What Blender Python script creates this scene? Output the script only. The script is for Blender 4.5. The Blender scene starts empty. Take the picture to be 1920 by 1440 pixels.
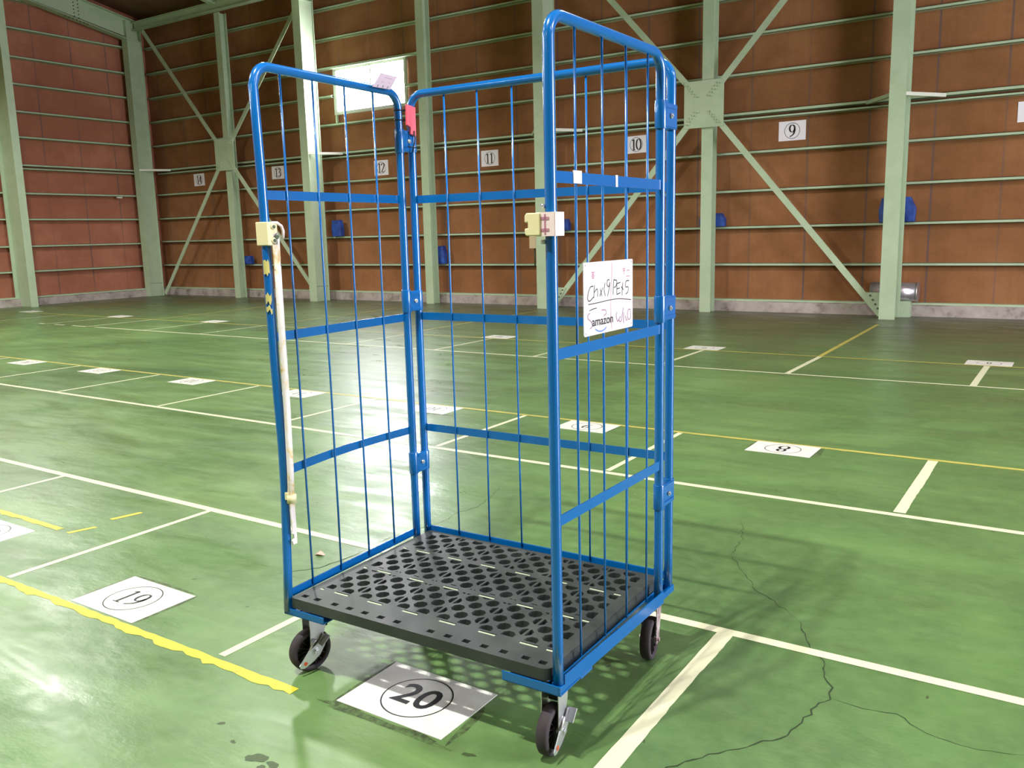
import bpy, bmesh, math, random
from mathutils import Vector, Matrix
random.seed(7)
PI = math.pi
SC = bpy.context.scene
COL = SC.collection

# ------------------------------------------------------------------ camera
cam_d = bpy.data.cameras.new('camera'); cam = bpy.data.objects.new('camera', cam_d); COL.objects.link(cam)
CAM_POS = Vector((1.860, -2.247, 1.241))
_r = Vector((0.835, 0.550, -0.024)).normalized()
_f = Vector((-0.545, 0.821, -0.171)).normalized()
_r = (_r - _f * _r.dot(_f)).normalized()
_u = _r.cross(_f)
m = Matrix((( _r.x, _u.x, -_f.x), (_r.y, _u.y, -_f.y), (_r.z, _u.z, -_f.z))).to_4x4()
m.translation = CAM_POS
cam.matrix_world = m
cam_d.sensor_width = 36; cam_d.lens = 1624.65 / 1920 * 36
cam_d.clip_start = .05; cam_d.clip_end = 200
SC.camera = cam

# ------------------------------------------------------------------ view
SC.view_settings.view_transform = 'Standard'; SC.view_settings.look = 'None'
SC.view_settings.gamma = 1; SC.view_settings.use_curve_mapping = False
SC.view_settings.exposure = 0.38
SC.cycles.use_denoising = True
SC.cycles.max_bounces = 8; SC.cycles.diffuse_bounces = 5; SC.cycles.glossy_bounces = 4
SC.cycles.sample_clamp_indirect = 8

# ------------------------------------------------------------------ world + lamps
W = bpy.data.worlds.new('world'); SC.world = W; W.use_nodes = True
W.node_tree.nodes['Background'].inputs[0].default_value = (.75, .86, 1, 1)
W.node_tree.nodes['Background'].inputs[1].default_value = 4.0

def lamp(name, kind, loc, energy, color=(1, 1, 1), size=.1, size_y=None, aim=None, spread=None):
    d = bpy.data.lights.new(name, kind); d.energy = energy; d.color = color
    if kind == 'AREA':
        d.shape = 'RECTANGLE' if size_y else 'DISK'; d.size = size
        if size_y: d.size_y = size_y
        if spread: d.spread = spread
    else: d.shadow_soft_size = size
    if kind == 'SPOT': d.spot_size = math.radians(176); d.spot_blend = .5
    o = bpy.data.objects.new(name, d); COL.objects.link(o); o.location = loc
    if aim is not None:
        o.rotation_euler = (Vector(aim) - Vector(loc)).to_track_quat('-Z', 'Y').to_euler()
    return o
WARM = (1, 1, .93)
# twin-bulb high-bay lamp over the cart, then unseen lamps added and placed to brighten the hall
for dx in (-.14, .14):
    lamp('unseen_bay_lamp', 'SPOT', (.42 + dx, -2.1, 4.9), 430, WARM, .05)
for x, y, e in ((-4.95, -2.1, 170), (-10.3, -5.5, 900), (-4.95, 3.6, 360), (-10.3, 3.6, 560), (-13.5, -5.5, 1000), (-15.2, 3.6, 150), (.42, 3.6, 150), (5.8, -2.1, 90), (-4.95, -8, 200), (.42, -8, 100)):
    lamp('unseen_bay_lamp', 'SPOT', (x, y, 4.9), e, WARM, .18)
# daylight read off the cart, set in an unseen loading door added on the right (the back wall's window panes give their own)
lamp('unseen_door_light', 'AREA', (8.7, 3.6, 1.7), 600, (.95, .92, 1), 3.2, 2.6, aim=(0, 2.9, 1.5))

# ------------------------------------------------------------------ materials
def srgb(r, g, b):
    f = lambda c: (c / 255 / 12.92) if c / 255 <= .04045 else ((c / 255 + .055) / 1.055) ** 2.4
    return (f(r), f(g), f(b), 1)

def mat(name, color, rough=.5, metal=0, spec=.5, coat=0, emit=None, emit_s=0):
    M = bpy.data.materials.new(name); M.use_nodes = True
    b = M.node_tree.nodes['Principled BSDF']
    b.inputs['Base Color'].default_value = color; b.inputs['Roughness'].default_value = rough
    b.inputs['Metallic'].default_value = metal; b.inputs['Specular IOR Level'].default_value = spec
    b.inputs['Coat Weight'].default_value = coat; b.inputs['Coat Roughness'].default_value = .12
    if emit: b.inputs['Emission Color'].default_value = emit; b.inputs['Emission Strength'].default_value = emit_s
    return M

def nd(M, t, **kw):
    n = M.node_tree.nodes.new(t)
    for k, v in kw.items():
        if k.startswith('i_'):
            n.inputs[k[2:].replace('_', ' ')].default_value = v
        else: setattr(n, k, v)
    return n

def lk(M, a, b): M.node_tree.links.new(a, b)

def coords(M, scale=(1, 1, 1), rot=(0, 0, 0), world=True):
    if world: tc = nd(M, 'ShaderNodeNewGeometry'); src = tc.outputs['Position']
    else: tc = nd(M, 'ShaderNodeTexCoord'); src = tc.outputs['Object']
    mp = nd(M, 'ShaderNodeMapping'); mp.inputs['Scale'].default_value = scale; mp.inputs['Rotation'].default_value = rot
    lk(M, src, mp.inputs['Vector']); return mp.outputs['Vector']

def noise(M, vec, scale, detail=4, rough=.6, dist=0):
    n = nd(M, 'ShaderNodeTexNoise'); n.inputs['Scale'].default_value = scale; n.inputs['Detail'].default_value = detail
    n.inputs['Roughness'].default_value = rough; n.inputs['Distortion'].default_value = dist
    lk(M, vec, n.inputs['Vector']); return n.outputs['Fac']

def ramp(M, fac, stops, interp='LINEAR'):
    n = nd(M, 'ShaderNodeValToRGB'); e = n.color_ramp.elements; n.color_ramp.interpolation = interp
    while len(e) < len(stops): e.new(.5)
    for el, (p, c) in zip(e, stops):
        el.position = p; el.color = c if len(c) == 4 else (*c, 1)
    lk(M, fac, n.inputs['Fac']); return n.outputs['Color']

def mix(M, fac, a, b, mode='MIX'):
    n = nd(M, 'ShaderNodeMix', data_type='RGBA', blend_type=mode)
    for s, v in ((0, fac), (6, a), (7, b)):
        if hasattr(v, 'is_linked'): lk(M, v, n.inputs[s])
        else: n.inputs[s].default_value = v
    return n.outputs[2]

def math_n(M, op, a, b=None, clamp=False):
    n = nd(M, 'ShaderNodeMath', operation=op); n.use_clamp = clamp
    for s, v in ((0, a), (1, b)):
        if v is None: continue
        if hasattr(v, 'is_linked'): lk(M, v, n.inputs[s])
        else: n.inputs[s].default_value = v
    return n.outputs[0]

def bump(M, h, strength, dist=.01):
    n = nd(M, 'ShaderNodeBump'); n.inputs['Strength'].default_value = strength; n.inputs['Distance'].default_value = dist
    lk(M, h, n.inputs['Height']); lk(M, n.outputs['Normal'], M.node_tree.nodes['Principled BSDF'].inputs['Normal'])

def setc(M, c, name='Base Color'): lk(M, c, M.node_tree.nodes['Principled BSDF'].inputs[name])
g = lambda v: (v, v, v, 1)

# floor paint
m_floor = mat('floor_paint', srgb(112, 150, 84), .32)
v = coords(m_floor)
big = noise(m_floor, v, .45, 4, .62, .6)
c1 = ramp(m_floor, big, [(.34, srgb(68, 98, 56)), (.50, srgb(97, 134, 76)), (.68, srgb(126, 156, 96))])
strk = noise(m_floor, coords(m_floor, (.55, 2.6, 1), (0, 0, math.radians(-14))), 1.3, 6, .65, .8)
c2 = mix(m_floor, ramp(m_floor, strk, [(.40, g(0)), (.62, g(.7))]), c1, srgb(80, 108, 64))
fine = noise(m_floor, v, 14, 6, .7)
c3 = mix(m_floor, ramp(m_floor, fine, [(.35, g(0)), (.75, g(.35))]), c2, srgb(128, 160, 100))
spot = noise(m_floor, v, 5.5, 3, .5)
c4 = mix(m_floor, ramp(m_floor, spot, [(.70, g(0)), (.78, g(.4))]), c3, srgb(72, 96, 56))
# scuffed, browner paint along the foot of the walls
sep = nd(m_floor, 'ShaderNodeSeparateXYZ'); gp = nd(m_floor, 'ShaderNodeNewGeometry'); lk(m_floor, gp.outputs['Position'], sep.inputs[0])
wn = noise(m_floor, coords(m_floor, (1, 1.6, 1)), .8, 6, .7)
yy = math_n(m_floor, 'ADD', sep.outputs[1], math_n(m_floor, 'MULTIPLY', wn, 2.2))
dirty = ramp(m_floor, math_n(m_floor, 'DIVIDE', yy, 12), [(.50, g(0)), (.72, g(.35)), (.93, g(.85))])
c5 = mix(m_floor, dirty, c4, srgb(92, 92, 72))
setc(m_floor, c5)
rn = noise(m_floor, coords(m_floor, (.8, 3.0, 1), (0, 0, math.radians(-10))), 1.8, 6, .7, .5)
setc(m_floor, ramp(m_floor, rn, [(.3, g(.24)), (.7, g(.50))]), 'Roughness')
bump(m_floor, noise(m_floor, coords(m_floor, (1, 1.7, 1)), 2.2, 6, .6), .22, .03)

m_crack = mat('floor_crack', srgb(38, 56, 28), .7)
m_stain = mat('floor_stain', srgb(66, 84, 48), .55)
m_grime = mat('floor_grime', srgb(74, 88, 56), .6)
n_ = noise(m_grime, coords(m_grime), 40, 4, .7); setc(m_grime, ramp(m_grime, n_, [(.4, srgb(60, 72, 44)), (.62, srgb(96, 124, 70))]))

def worn(name, col, worn_col, scale=9, lo=.62, hi=.75, rough=.5):
    M = mat(name, col, rough)
    n = noise(M, coords(M), scale, 5, .7)
    setc(M, mix(M, ramp(M, n, [(lo, g(0)), (hi, g(.6))]), col, worn_col)); return M
m_white_line = worn('line_tape_cream', srgb(226, 226, 190), srgb(176, 186, 132))
m_far_line = worn('line_tape_old', srgb(222, 224, 188), srgb(160, 176, 120), 5, .58, .78)
m_yellow = worn('line_tape_yellow', srgb(222, 206, 52), srgb(176, 160, 60), 14, .5, .7)
m_yellow_old = worn('line_tape_yellow_old', srgb(196, 186, 92), srgb(130, 146, 74), 6, .5, .72)

# walls
def board_mat(name, base, dark, lite, axis, off, pitch=.82, tint=None):
    M = mat(name, base, .82, spec=.25)
    v = coords(M, (1, 1, 1))
    n1 = noise(M, v, .55, 4, .6, .3)
    c = ramp(M, n1, [(.3, dark), (.5, base), (.72, lite)])
    gr = noise(M, coords(M, (7, 7, .8)), 1.6, 5, .7)
    c = mix(M, ramp(M, gr, [(.4, g(0)), (.7, g(.35))]), c, dark)
    fn = noise(M, v, 60, 3, .7)
    c = mix(M, ramp(M, fn, [(.35, g(0)), (.7, g(.30))]), c, lite)
    bl = noise(M, coords(M, (1, 1, 1.4)), 2.4, 5, .65)
    c = mix(M, ramp(M, bl, [(.42, g(0)), (.66, g(.5))]), c, dark)
    s = nd(M, 'ShaderNodeSeparateXYZ'); gg = nd(M, 'ShaderNodeNewGeometry'); lk(M, gg.outputs['Position'], s.inputs[0])
    a = math_n(M, 'DIVIDE', math_n(M, 'ADD', s.outputs[axis], off), pitch)
    fr = math_n(M, 'FRACT', a)
    seam = ramp(M, fr, [(0, g(1)), (.014, g(1)), (.03, g(0)), (.985, g(0)), (1, g(1))])
    fade = noise(M, coords(M, (1, 1, .5)), .9, 2)
    seam = mix(M, ramp(M, fade, [(.35, g(.25)), (.6, g(.85))]), g(0), seam)
    c = mix(M, seam, c, srgb(98, 84, 84))
    setc(M, c); bump(M, gr, .15, .01); return M
m_wall_back = board_mat('brown_board_back', srgb(146, 98, 62), srgb(122, 80, 46), srgb(164, 114, 78), 0, 20 * .82 - .03)
m_board_lit = board_mat('brown_board_lit', srgb(172, 110, 86), srgb(150, 92, 70), srgb(188, 126, 100), 1, 20 * .81 - .02, .81)  # same board made lighter, lamplight on this wall put into the colour
m_roof = board_mat('brown_board_roof', srgb(122, 88, 66), srgb(100, 70, 50), srgb(136, 100, 74), 0, 3)
m_conc = mat('concrete', srgb(170, 158, 152), .85)
cv = coords(m_conc); cn = noise(m_conc, cv, 3.2, 6, .72)
setc(m_conc, ramp(m_conc, cn, [(.34, srgb(118, 106, 96)), (.48, srgb(168, 156, 150)), (.7, srgb(190, 178, 172))])); bump(m_conc, cn, .3, .02)

m_steel = mat('pale_green_steel', srgb(160, 186, 144), .5)
sn = noise(m_steel, coords(m_steel), 2.5, 6, .7)
c = ramp(m_steel, sn, [(.3, srgb(166, 186, 152)), (.55, srgb(178, 196, 164)), (.8, srgb(186, 203, 172))])
rn2 = noise(m_steel, coords(m_steel, (1, 1, 1)), 16, 5, .75)
c = mix(m_steel, ramp(m_steel, rn2, [(.69, g(0)), (.76, g(.6))]), c, srgb(96, 110, 78)); setc(m_steel, c)
m_bolt = mat('dark_bolt', srgb(70, 84, 60), .6)
m_pale = mat('pale_clip_lit_brace', srgb(214, 216, 200), .6)

m_blue = mat('blue_paint', srgb(16, 112, 204), .22, spec=.55, coat=.5)
bn = noise(m_blue, coords(m_blue, world=False), 22, 5, .75)
c = mix(m_blue, ramp(m_blue, bn, [(.70, g(0)), (.78, g(.6))]), srgb(2, 98, 172), srgb(96, 158, 206)); setc(m_blue, c)
m_deck = mat('black_plastic', srgb(54, 60, 58), .42, spec=.4)
dn = noise(m_deck, coords(m_deck, world=False), 6, 6, .7)
setc(m_deck, ramp(m_deck, dn, [(.3, srgb(46, 51, 50)), (.55, srgb(57, 62, 60)), (.78, srgb(78, 82, 80))])); bump(m_deck, noise(m_deck, coords(m_deck, world=False), 120, 3), .15, .002)
setc(m_deck, ramp(m_deck, dn, [(.3, g(.36)), (.7, g(.56))]), 'Roughness')
m_slot_lit = mat('lit_slot_wall', srgb(176, 186, 158), .6)
m_rubber = mat('rubber', srgb(62, 56, 60), .7, spec=.3)
m_hub = mat('wheel_black', srgb(26, 24, 26), .5)
m_zinc = mat('zinc', srgb(206, 208, 212), .34, metal=.75)
m_rustzinc = mat('worn_zinc', srgb(200, 186, 190), .5, metal=.4)
rz = noise(m_rustzinc, coords(m_rustzinc, world=False), 60, 4, .7); setc(m_rustzinc, ramp(m_rustzinc, rz, [(.4, srgb(150, 118, 118)), (.6, srgb(214, 200, 206))]))
m_orange = mat('orange_paint', srgb(196, 84, 40), .6)
m_cream = mat('cream_plastic', srgb(232, 222, 176), .45)
m_pinkw = mat('pinkish_white_plastic', srgb(242, 222, 222), .4)
m_lockw = mat('white_lock_paint', srgb(240, 232, 226), .4)
ln = noise(m_lockw, coords(m_lockw, (1, 1, .6), world=False), 16, 5, .75, .6)
c = ramp(m_lockw, ln, [(.52, srgb(244, 236, 236)), (.60, srgb(236, 214, 170)), (.68, srgb(206, 160, 96))]); setc(m_lockw, c)
m_residue = mat('tape_residue', srgb(200, 190, 110), .8)
m_sticker = mat('paper_sticker', srgb(236, 226, 228), .6)
m_pinkmark = mat('faded_pink_ink', srgb(190, 128, 152), .6)
m_boardw = mat('white_board', srgb(246, 240, 244), .3)
wb = noise(m_boardw, coords(m_boardw, world=False), 9, 4, .7); setc(m_boardw, ramp(m_boardw, wb, [(.42, srgb(248, 244, 246)), (.7, srgb(232, 206, 220))]))
m_ink = mat('black_ink', srgb(24, 22, 26), .5)
m_ink2 = mat('marker_ink', srgb(40, 22, 38), .6)
m_inkf = mat('faded_marker', srgb(140, 92, 128), .6)
m_smile = mat('blue_ink', srgb(90, 130, 204), .5)
m_red = mat('red_tag_plastic', srgb(226, 92, 112), .4)
m_black = mat('black_tie', srgb(16, 16, 18), .5)
m_signw = mat('sign_vinyl', srgb(236, 236, 226), .42)
sw = noise(m_signw, coords(m_signw), 12, 4, .7); setc(m_signw, ramp(m_signw, sw, [(.4, srgb(238, 238, 230)), (.8, srgb(218, 218, 204))]))
m_paper = mat('wall_paper_sign', srgb(238, 232, 240), .35)
m_navy = mat('blue_cover', srgb(30, 66, 150), .5)
nn = noise(m_navy, coords(m_navy), 8, 3); setc(m_navy, ramp(m_navy, nn, [(.35, srgb(22, 50, 122)), (.7, srgb(44, 86, 178))]))
m_beige = mat('beige_box', srgb(196, 176, 140), .6)
m_foil = mat('metal_bin', srgb(206, 200, 206), .25, metal=.8)
m_frame = mat('window_frame', srgb(206, 212, 198), .4)
m_pane = mat('daylit_pane', srgb(240, 240, 250), .2, emit=(.95, .92, 1, 1), emit_s=60)

# ------------------------------------------------------------------ mesh helpers
def box(bm, a, b, M=None):
    x0, y0, z0 = a; x1, y1, z1 = b
    vs = [bm.verts.new(p) for p in ((x0, y0, z0), (x1, y0, z0), (x1, y1, z0), (x0, y1, z0), (x0, y0, z1), (x1, y0, z1), (x1, y1, z1), (x0, y1, z1))]
    if M: 
        for q in vs: q.co = M @ q.co
    for f in ((0, 3, 2, 1), (4, 5, 6, 7), (0, 1, 5, 4), (1, 2, 6, 5), (2, 3, 7, 6), (3, 0, 4, 7)): bm.faces.new([vs[i] for i in f])
    return vs

def cbox(bm, c, s, M=None):
    c = Vector(c); h = Vector(s) / 2
    return box(bm, c - h, c + h, M)

def tube(bm, pts, r, seg=12, cap=True, closed=False):
    pts = [Vector(p) for p in pts]; n = len(pts); rings = []
    def tan(i):
        if closed: return (pts[(i + 1) % n] - pts[i - 1]).normalized()
        a = pts[max(i - 1, 0)]; b = pts[min(i + 1, n - 1)]
        return (b - a).normalized()
    t = tan(0); up = Vector((0, 0, 1)) if abs(t.z) < .9 else Vector((1, 0, 0))
    u = (up - t * up.dot(t)).normalized()
    for i in range(n):
        t = tan(i); u = (u - t * u.dot(t)).normalized(); w = t.cross(u)
        rr = r[i] if isinstance(r, (list, tuple)) else r
        rings.append([bm.verts.new(pts[i] + (u * math.cos(2 * PI * k / seg) + w * math.sin(2 * PI * k / seg)) * rr) for k in range(seg)])
    R = list(range(n - 1)) + ([n - 1] if closed else [])
    for i in R:
        a, b = rings[i], rings[(i + 1) % n]
        for k in range(seg):
            f = bm.faces.new((a[k], a[(k + 1) % seg], b[(k + 1) % seg], b[k])); f.smooth = True
    if cap and not closed:
        bm.faces.new(rings[0][::-1]); bm.faces.new(rings[-1])

def cyl(bm, a, b, r, seg=16, r2=None): tube(bm, [a, b], [r, r if r2 is None else r2], seg)

def plate(bm, pts2, o, ux, uy, th):
    o = Vector(o); ux = Vector(ux); uy = Vector(uy); nn = ux.cross(uy).normalized() * th
    A = [bm.verts.new(o + ux * x + uy * y) for x, y in pts2]; B = [bm.verts.new(q.co + nn) for q in A]
    n = len(A); bm.faces.new(A[::-1]); bm.faces.new(B)
    for i in range(n): bm.faces.new((A[i], A[(i + 1) % n], B[(i + 1) % n], B[i]))

def beam(bm, a, b, w, h, up=(0, 0, 1)):
    """rectangular bar from a to b, w across, h along up"""
    a = Vector(a); b = Vector(b); t = (b - a).normalized(); up = Vector(up); up = (up - t * up.dot(t)).normalized(); s = t.cross(up)
    r = [[bm.verts.new(p + s * (w / 2) * i + up * (h / 2) * j) for i, j in ((-1, -1), (1, -1), (1, 1), (-1, 1))] for p in (a, b)]
    for k in range(4): bm.faces.new((r[0][k], r[0][(k + 1) % 4], r[1][(k + 1) % 4], r[1][k]))
    bm.faces.new(r[0][::-1]); bm.faces.new(r[1])

def torus(bm, c, ax, R, r, seg=32, rs=10):
    c = Vector(c); ax = Vector(ax).normalized(); u = ax.orthogonal().normalized(); w = ax.cross(u)
    tube(bm, [c + (u * math.cos(2 * PI * k / seg) + w * math.sin(2 * PI * k / seg)) * R for k in range(seg)], r, rs, closed=True)

def obj(name, bm, mats, parent=None, bev=0, up=False):
    me = bpy.data.meshes.new(name)
    if not up: bmesh.ops.recalc_face_normals(bm, faces=bm.faces)
    else:
        bm.normal_update()
        for f in bm.faces:
            if f.normal.z < 0: f.normal_flip()
    bm.to_mesh(me); bm.free()
    for k in (mats if isinstance(mats, list) else [mats]): me.materials.append(k)
    o = bpy.data.objects.new(name, me); COL.objects.link(o)
    if parent: o.parent = parent
    if bev:
        md = o.modifiers.new('bevel', 'BEVEL'); md.width = bev; md.segments = 2; md.limit_method = 'ANGLE'
    return o

def tag(o, label=None, cat=None, group=None, kind=None):
    if label: o['label'] = label
    if cat: o['category'] = cat
    if group: o['group'] = group
    if kind: o['kind'] = kind
    return o

def empty(name, loc=(0, 0, 0), rz=0):
    o = bpy.data.objects.new(name, None); COL.objects.link(o); o.location = loc; o.rotation_euler = (0, 0, rz); o.empty_display_size = .1
    return o

N = bmesh.new

# ink strokes: flat ribbons on a plane given by origin o and axes ux, uy
def stroke(bm, pts, o, ux, uy, w, thin=None, smooth=True, lift=.0004):
    """ribbon along pts (2-D); w = half-width on vertical runs, thin = on horizontal runs"""
    P = [Vector((p[0], p[1])) for p in pts]
    if smooth and len(P) > 2:
        Q = []
        for i in range(len(P) - 1):
            p0 = P[max(i - 1, 0)]; p1 = P[i]; p2 = P[i + 1]; p3 = P[min(i + 2, len(P) - 1)]
            for k in range(5):
                t = k / 5
                Q.append(.5 * ((2 * p1) + (-p0 + p2) * t + (2 * p0 - 5 * p1 + 4 * p2 - p3) * t * t + (-p0 + 3 * p1 - 3 * p2 + p3) * t ** 3))
        Q.append(P[-1]); P = Q
    o = Vector(o); ux = Vector(ux); uy = Vector(uy); n = ux.cross(uy).normalized() * lift
    prev = None
    for i, p in enumerate(P):
        d = (P[min(i + 1, len(P) - 1)] - P[max(i - 1, 0)])
        if d.length < 1e-9: continue
        d.normalize(); q = Vector((-d.y, d.x))
        ww = w if thin is None else thin + (w - thin) * abs(d.y) ** 1.5
        a, b = p + q * ww, p - q * ww
        cur = [bm.verts.new(o + ux * a.x + uy * a.y + n), bm.verts.new(o + ux * b.x + uy * b.y + n)]
        if prev: bm.faces.new((prev[0], prev[1], cur[1], cur[0]))
        prev = cur

def arc(cx, cy, rx, ry, a0, a1, n=14):
    return [(cx + rx * math.cos(math.radians(a0 + (a1 - a0) * k / n)), cy + ry * math.sin(math.radians(a0 + (a1 - a0) * k / n))) for k in range(n + 1)]
# serif figures in a .6 x 1 box: (points, is_serif)
GLYPH = {
 '0': [arc(.3, .5, .22, .46, 0, 360, 24)],
 '1': [[(.3, .02), (.3, .97)], [(.3, .96), (.14, .86)], [(.12, .02), (.48, .02)]],
 '2': [[(.1, .75), (.16, .92), (.32, .97), (.47, .88), (.48, .70), (.36, .45), (.1, .04)], [(.1, .04), (.5, .04), (.54, .16)]],
 '3': [[(.1, .82), (.2, .95), (.38, .95), (.47, .78), (.38, .58), (.24, .52)], [(.24, .52), (.44, .46), (.5, .26), (.38, .05), (.2, .03), (.08, .14)]],
 '4': [[(.4, .02), (.4, .97)], [(.4, .96), (.06, .3)], [(.06, .28), (.56, .28)], [(.28, .02), (.52, .02)]],
 '8': [arc(.3, .75, .16, .21, 0, 360, 20), arc(.3, .27, .2, .25, 0, 360, 20)],
 '9': [arc(.3, .68, .2, .28, 0, 360, 22), [(.5, .68), (.49, .45), (.38, .2), (.12, .03)]],
}
def figures(bm, text, o, ux, uy, h, thick=.05, thin=.016, adv=.56, lift=.0004):
    n = len(text)
    for i, ch in enumerate(text):
        x0 = (i - (n - 1) / 2) * adv - .3
        for s in GLYPH[ch]:
            stroke(bm, [((x0 + p[0]) * h, (p[1] - .5) * h) for p in s], o, ux, uy, thick * h, thin * h, smooth=len(s) > 3, lift=lift)

def text_mesh(body, size, o, ux, uy, bold=.0, xs=1.0, lift=.0005, align='CENTER', shear=0):
    cu = bpy.data.curves.new('t', 'FONT'); cu.body = body; cu.size = size; cu.align_x = align; cu.align_y = 'CENTER' if align == 'CENTER' else 'TOP_BASELINE'
    cu.offset = bold; cu.resolution_u = 4
    to = bpy.data.objects.new('t', cu); COL.objects.link(to)
    bpy.context.view_layer.update()
    me = bpy.data.meshes.new_from_object(to.evaluated_get(bpy.context.evaluated_depsgraph_get()))
    bm = N(); bm.from_mesh(me); bpy.data.objects.remove(to); bpy.data.curves.remove(cu); bpy.data.meshes.remove(me)
    ux = Vector(ux); uy = Vector(uy); n = ux.cross(uy).normalized() * lift; o = Vector(o)
    for q in bm.verts: q.co = o + ux * (q.co.x + shear * q.co.y) * xs + uy * q.co.y + n
    return bm

# ================================================================== SETTING
X0, X1, Y0, Y1 = -16.75, 9.0, -13.0, 10.74
EAVE = 6.27; SL = .19; RIDGE_Y = -1.13
RZ = EAVE + (Y1 - RIDGE_Y) * SL
def roof_z(y): return EAVE + (Y1 - y) * SL if y > RIDGE_Y else RZ - (RIDGE_Y - y) * SL

# floor with its cracks and stains
bm = N(); vs = [bm.verts.new(p) for p in ((X0, Y0, 0), (X1, Y0, 0), (X1, Y1, 0), (X0, Y1, 0))]; bm.faces.new(vs)
def ribbon_floor(bm, pts, w, mi, z=.0006, jit=.35):
    pts = [Vector((p[0], p[1])) for p in pts]; Q = []
    for a, b in zip(pts, pts[1:]):
        k = max(2, int((b - a).length / .022)); d = (b - a); nrm = Vector((-d.y, d.x)).normalized()
        for i in range(k): Q.append(a + d * i / k + nrm * random.uniform(-1, 1) * .006)
    Q.append(pts[-1]); prev = None
    for i, p in enumerate(Q):
        d = (Q[min(i + 1, len(Q) - 1)] - Q[max(i - 1, 0)]).normalized(); q = Vector((-d.y, d.x))
        ww = w * random.uniform(.35, 1.3) * min(1, (min(i, len(Q) - 1 - i) + .5) / 3)
        cur = [bm.verts.new((p.x + q.x * ww, p.y + q.y * ww, z)), bm.verts.new((p.x - q.x * ww, p.y - q.y * ww, z))]
        if prev: f = bm.faces.new((prev[0], prev[1], cur[1], cur[0])); f.material_index = mi
        prev = cur
for pts, w in (([(1.10, -.56), (1.187, -.421), (1.252, -.343), (1.327, -.245), (1.346, -.12), (1.349, -.052), (1.372, -.021), (1.361, .043), (1.331, .093), (1.302, .182), (1.25, .247), (1.174, .412)], .0022),
               ([(1.375, -.018), (1.431, -.025), (1.532, -.009), (1.614, -.058), (1.686, -.075), (1.84, -.044)], .0013),
               ([(.791, .864), (.85, .772), (.925, .668), (.971, .586), (1.028, .551), (1.174, .412)], .0013),
               ([(-.5, .249), (-.478, .423), (-.424, .612), (-.442, .753), (-.411, .877), (-.492, 1.173)], .0016),
               ([(-.60, -.16), (-.509, -.041), (-.48, .103), (-.486, .201)], .0022),
               ([(.706, 1.247), (.77, 1.057), (.791, .864)], .0014),
               ([(1.225, -.455), (1.262, -.47)], .0016)):
    ribbon_floor(bm, pts, w, 1)
BZ = [.0003]
def blob(bm, cx, cy, rx, ry, rot=0, mi=2, n=22, z=.0005, rag=.25):
    BZ[0] += .0000052; z = BZ[0]
    ph = [random.uniform(0, 6.28) for _ in range(4)]
    vv = []
    for k in range(n):
        a = 2 * PI * k / n
        r = 1 + rag * (math.sin(2 * a + ph[0]) * .5 + math.sin(3 * a + ph[1]) * .4 + math.sin(5 * a + ph[2]) * .3) + random.uniform(-.08, .08)
        x, y = rx * r * math.cos(a), ry * r * math.sin(a)
        vv.append(bm.verts.new((cx + x * math.cos(rot) - y * math.sin(rot), cy + x * math.sin(rot) + y * math.cos(rot), z)))
    c0 = bm.verts.new((cx, cy, z))
    for k in range(n): f = bm.faces.new((c0, vv[k], vv[(k + 1) % n])); f.material_index = mi
blob(bm, .262, -1.0, .028, .018, .3, 2); blob(bm, .318, -1.0, .02, .012, -.4, 2); blob(bm, .30, -1.02, .012, .008, 0, 2)
blob(bm, .155, -.985, .009, .006, 0, 2); blob(bm, .06, -.945, .012, .006, .8, 2); blob(bm, .695, -.722, .018, .007, .2, 2)
for sx, sy, w, h in ((.42, -.727, .20, .012), (.30, -.724, .09, .016), (.53, -.722, .07, .012)): blob(bm, sx, sy, w, h, 0, 3, 40, .0004, .2)
blob(bm, .618, -.62, .010, .10, .06, 3, 30, .0004); blob(bm, .235, -.6, .008, .12, 0, 3, 30, .0004)
for sx, sy, w, h in ((-.88, -.447, .16, .007), (-.69, -.58, .007, .12), (-1.06, -.56, .006, .10)): blob(bm, sx, sy, w, h, 0, 3, 30, .0004, .2)
for sx, sy, w, h in ((.685, 2.57, .02, .12), (.315, 2.58, .014, .1), (.5, 2.455, .17, .01), (-.59, 2.58, .014, .1), (-1.9, 2.44, .15, .014), (-3.3, 2.40, .1, .016)): blob(bm, sx, sy, w, h, 0, 3, 30, .0004, .25)
for k in range(34):
    x, y = random.uniform(-4, 2), random.uniform(-1.3, 3); blob(bm, x, y, random.uniform(.003, .010), random.uniform(.002, .005), random.uniform(0, 3), 2, 8)
fl = obj('floor', bm, [m_floor, m_crack, m_stain, m_grime], up=True); tag(fl, kind='structure')

def wall(name, pts, material):
    bm = N(); bm.faces.new([bm.verts.new(p) for p in pts]); return tag(obj(name, bm, material), kind='structure')
WX0, WX1, WZ0, WZ1 = -10.70, -8.93, 3.67, 4.46
# back wall with the window hole
bm = N()
for x0, x1, z0, z1 in ((X0, WX0, 0, EAVE), (WX1, X1, 0, EAVE), (WX0, WX1, 0, WZ0), (WX0, WX1, WZ1, EAVE)):
    box(bm, (x0, Y1, z0), (x1, Y1 + .05, z1))
tag(obj('wall_back', bm, m_wall_back), kind='structure')
bm = N(); gable = [(Y0, 0), (Y1, 0), (Y1, EAVE), (RIDGE_Y, RZ), (Y0, roof_z(Y0))]
plate(bm, gable, (X0, 0, 0), (0, 1, 0), (0, 0, 1), -.05); tag(obj('wall_left', bm, m_board_lit), kind='structure')
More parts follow.
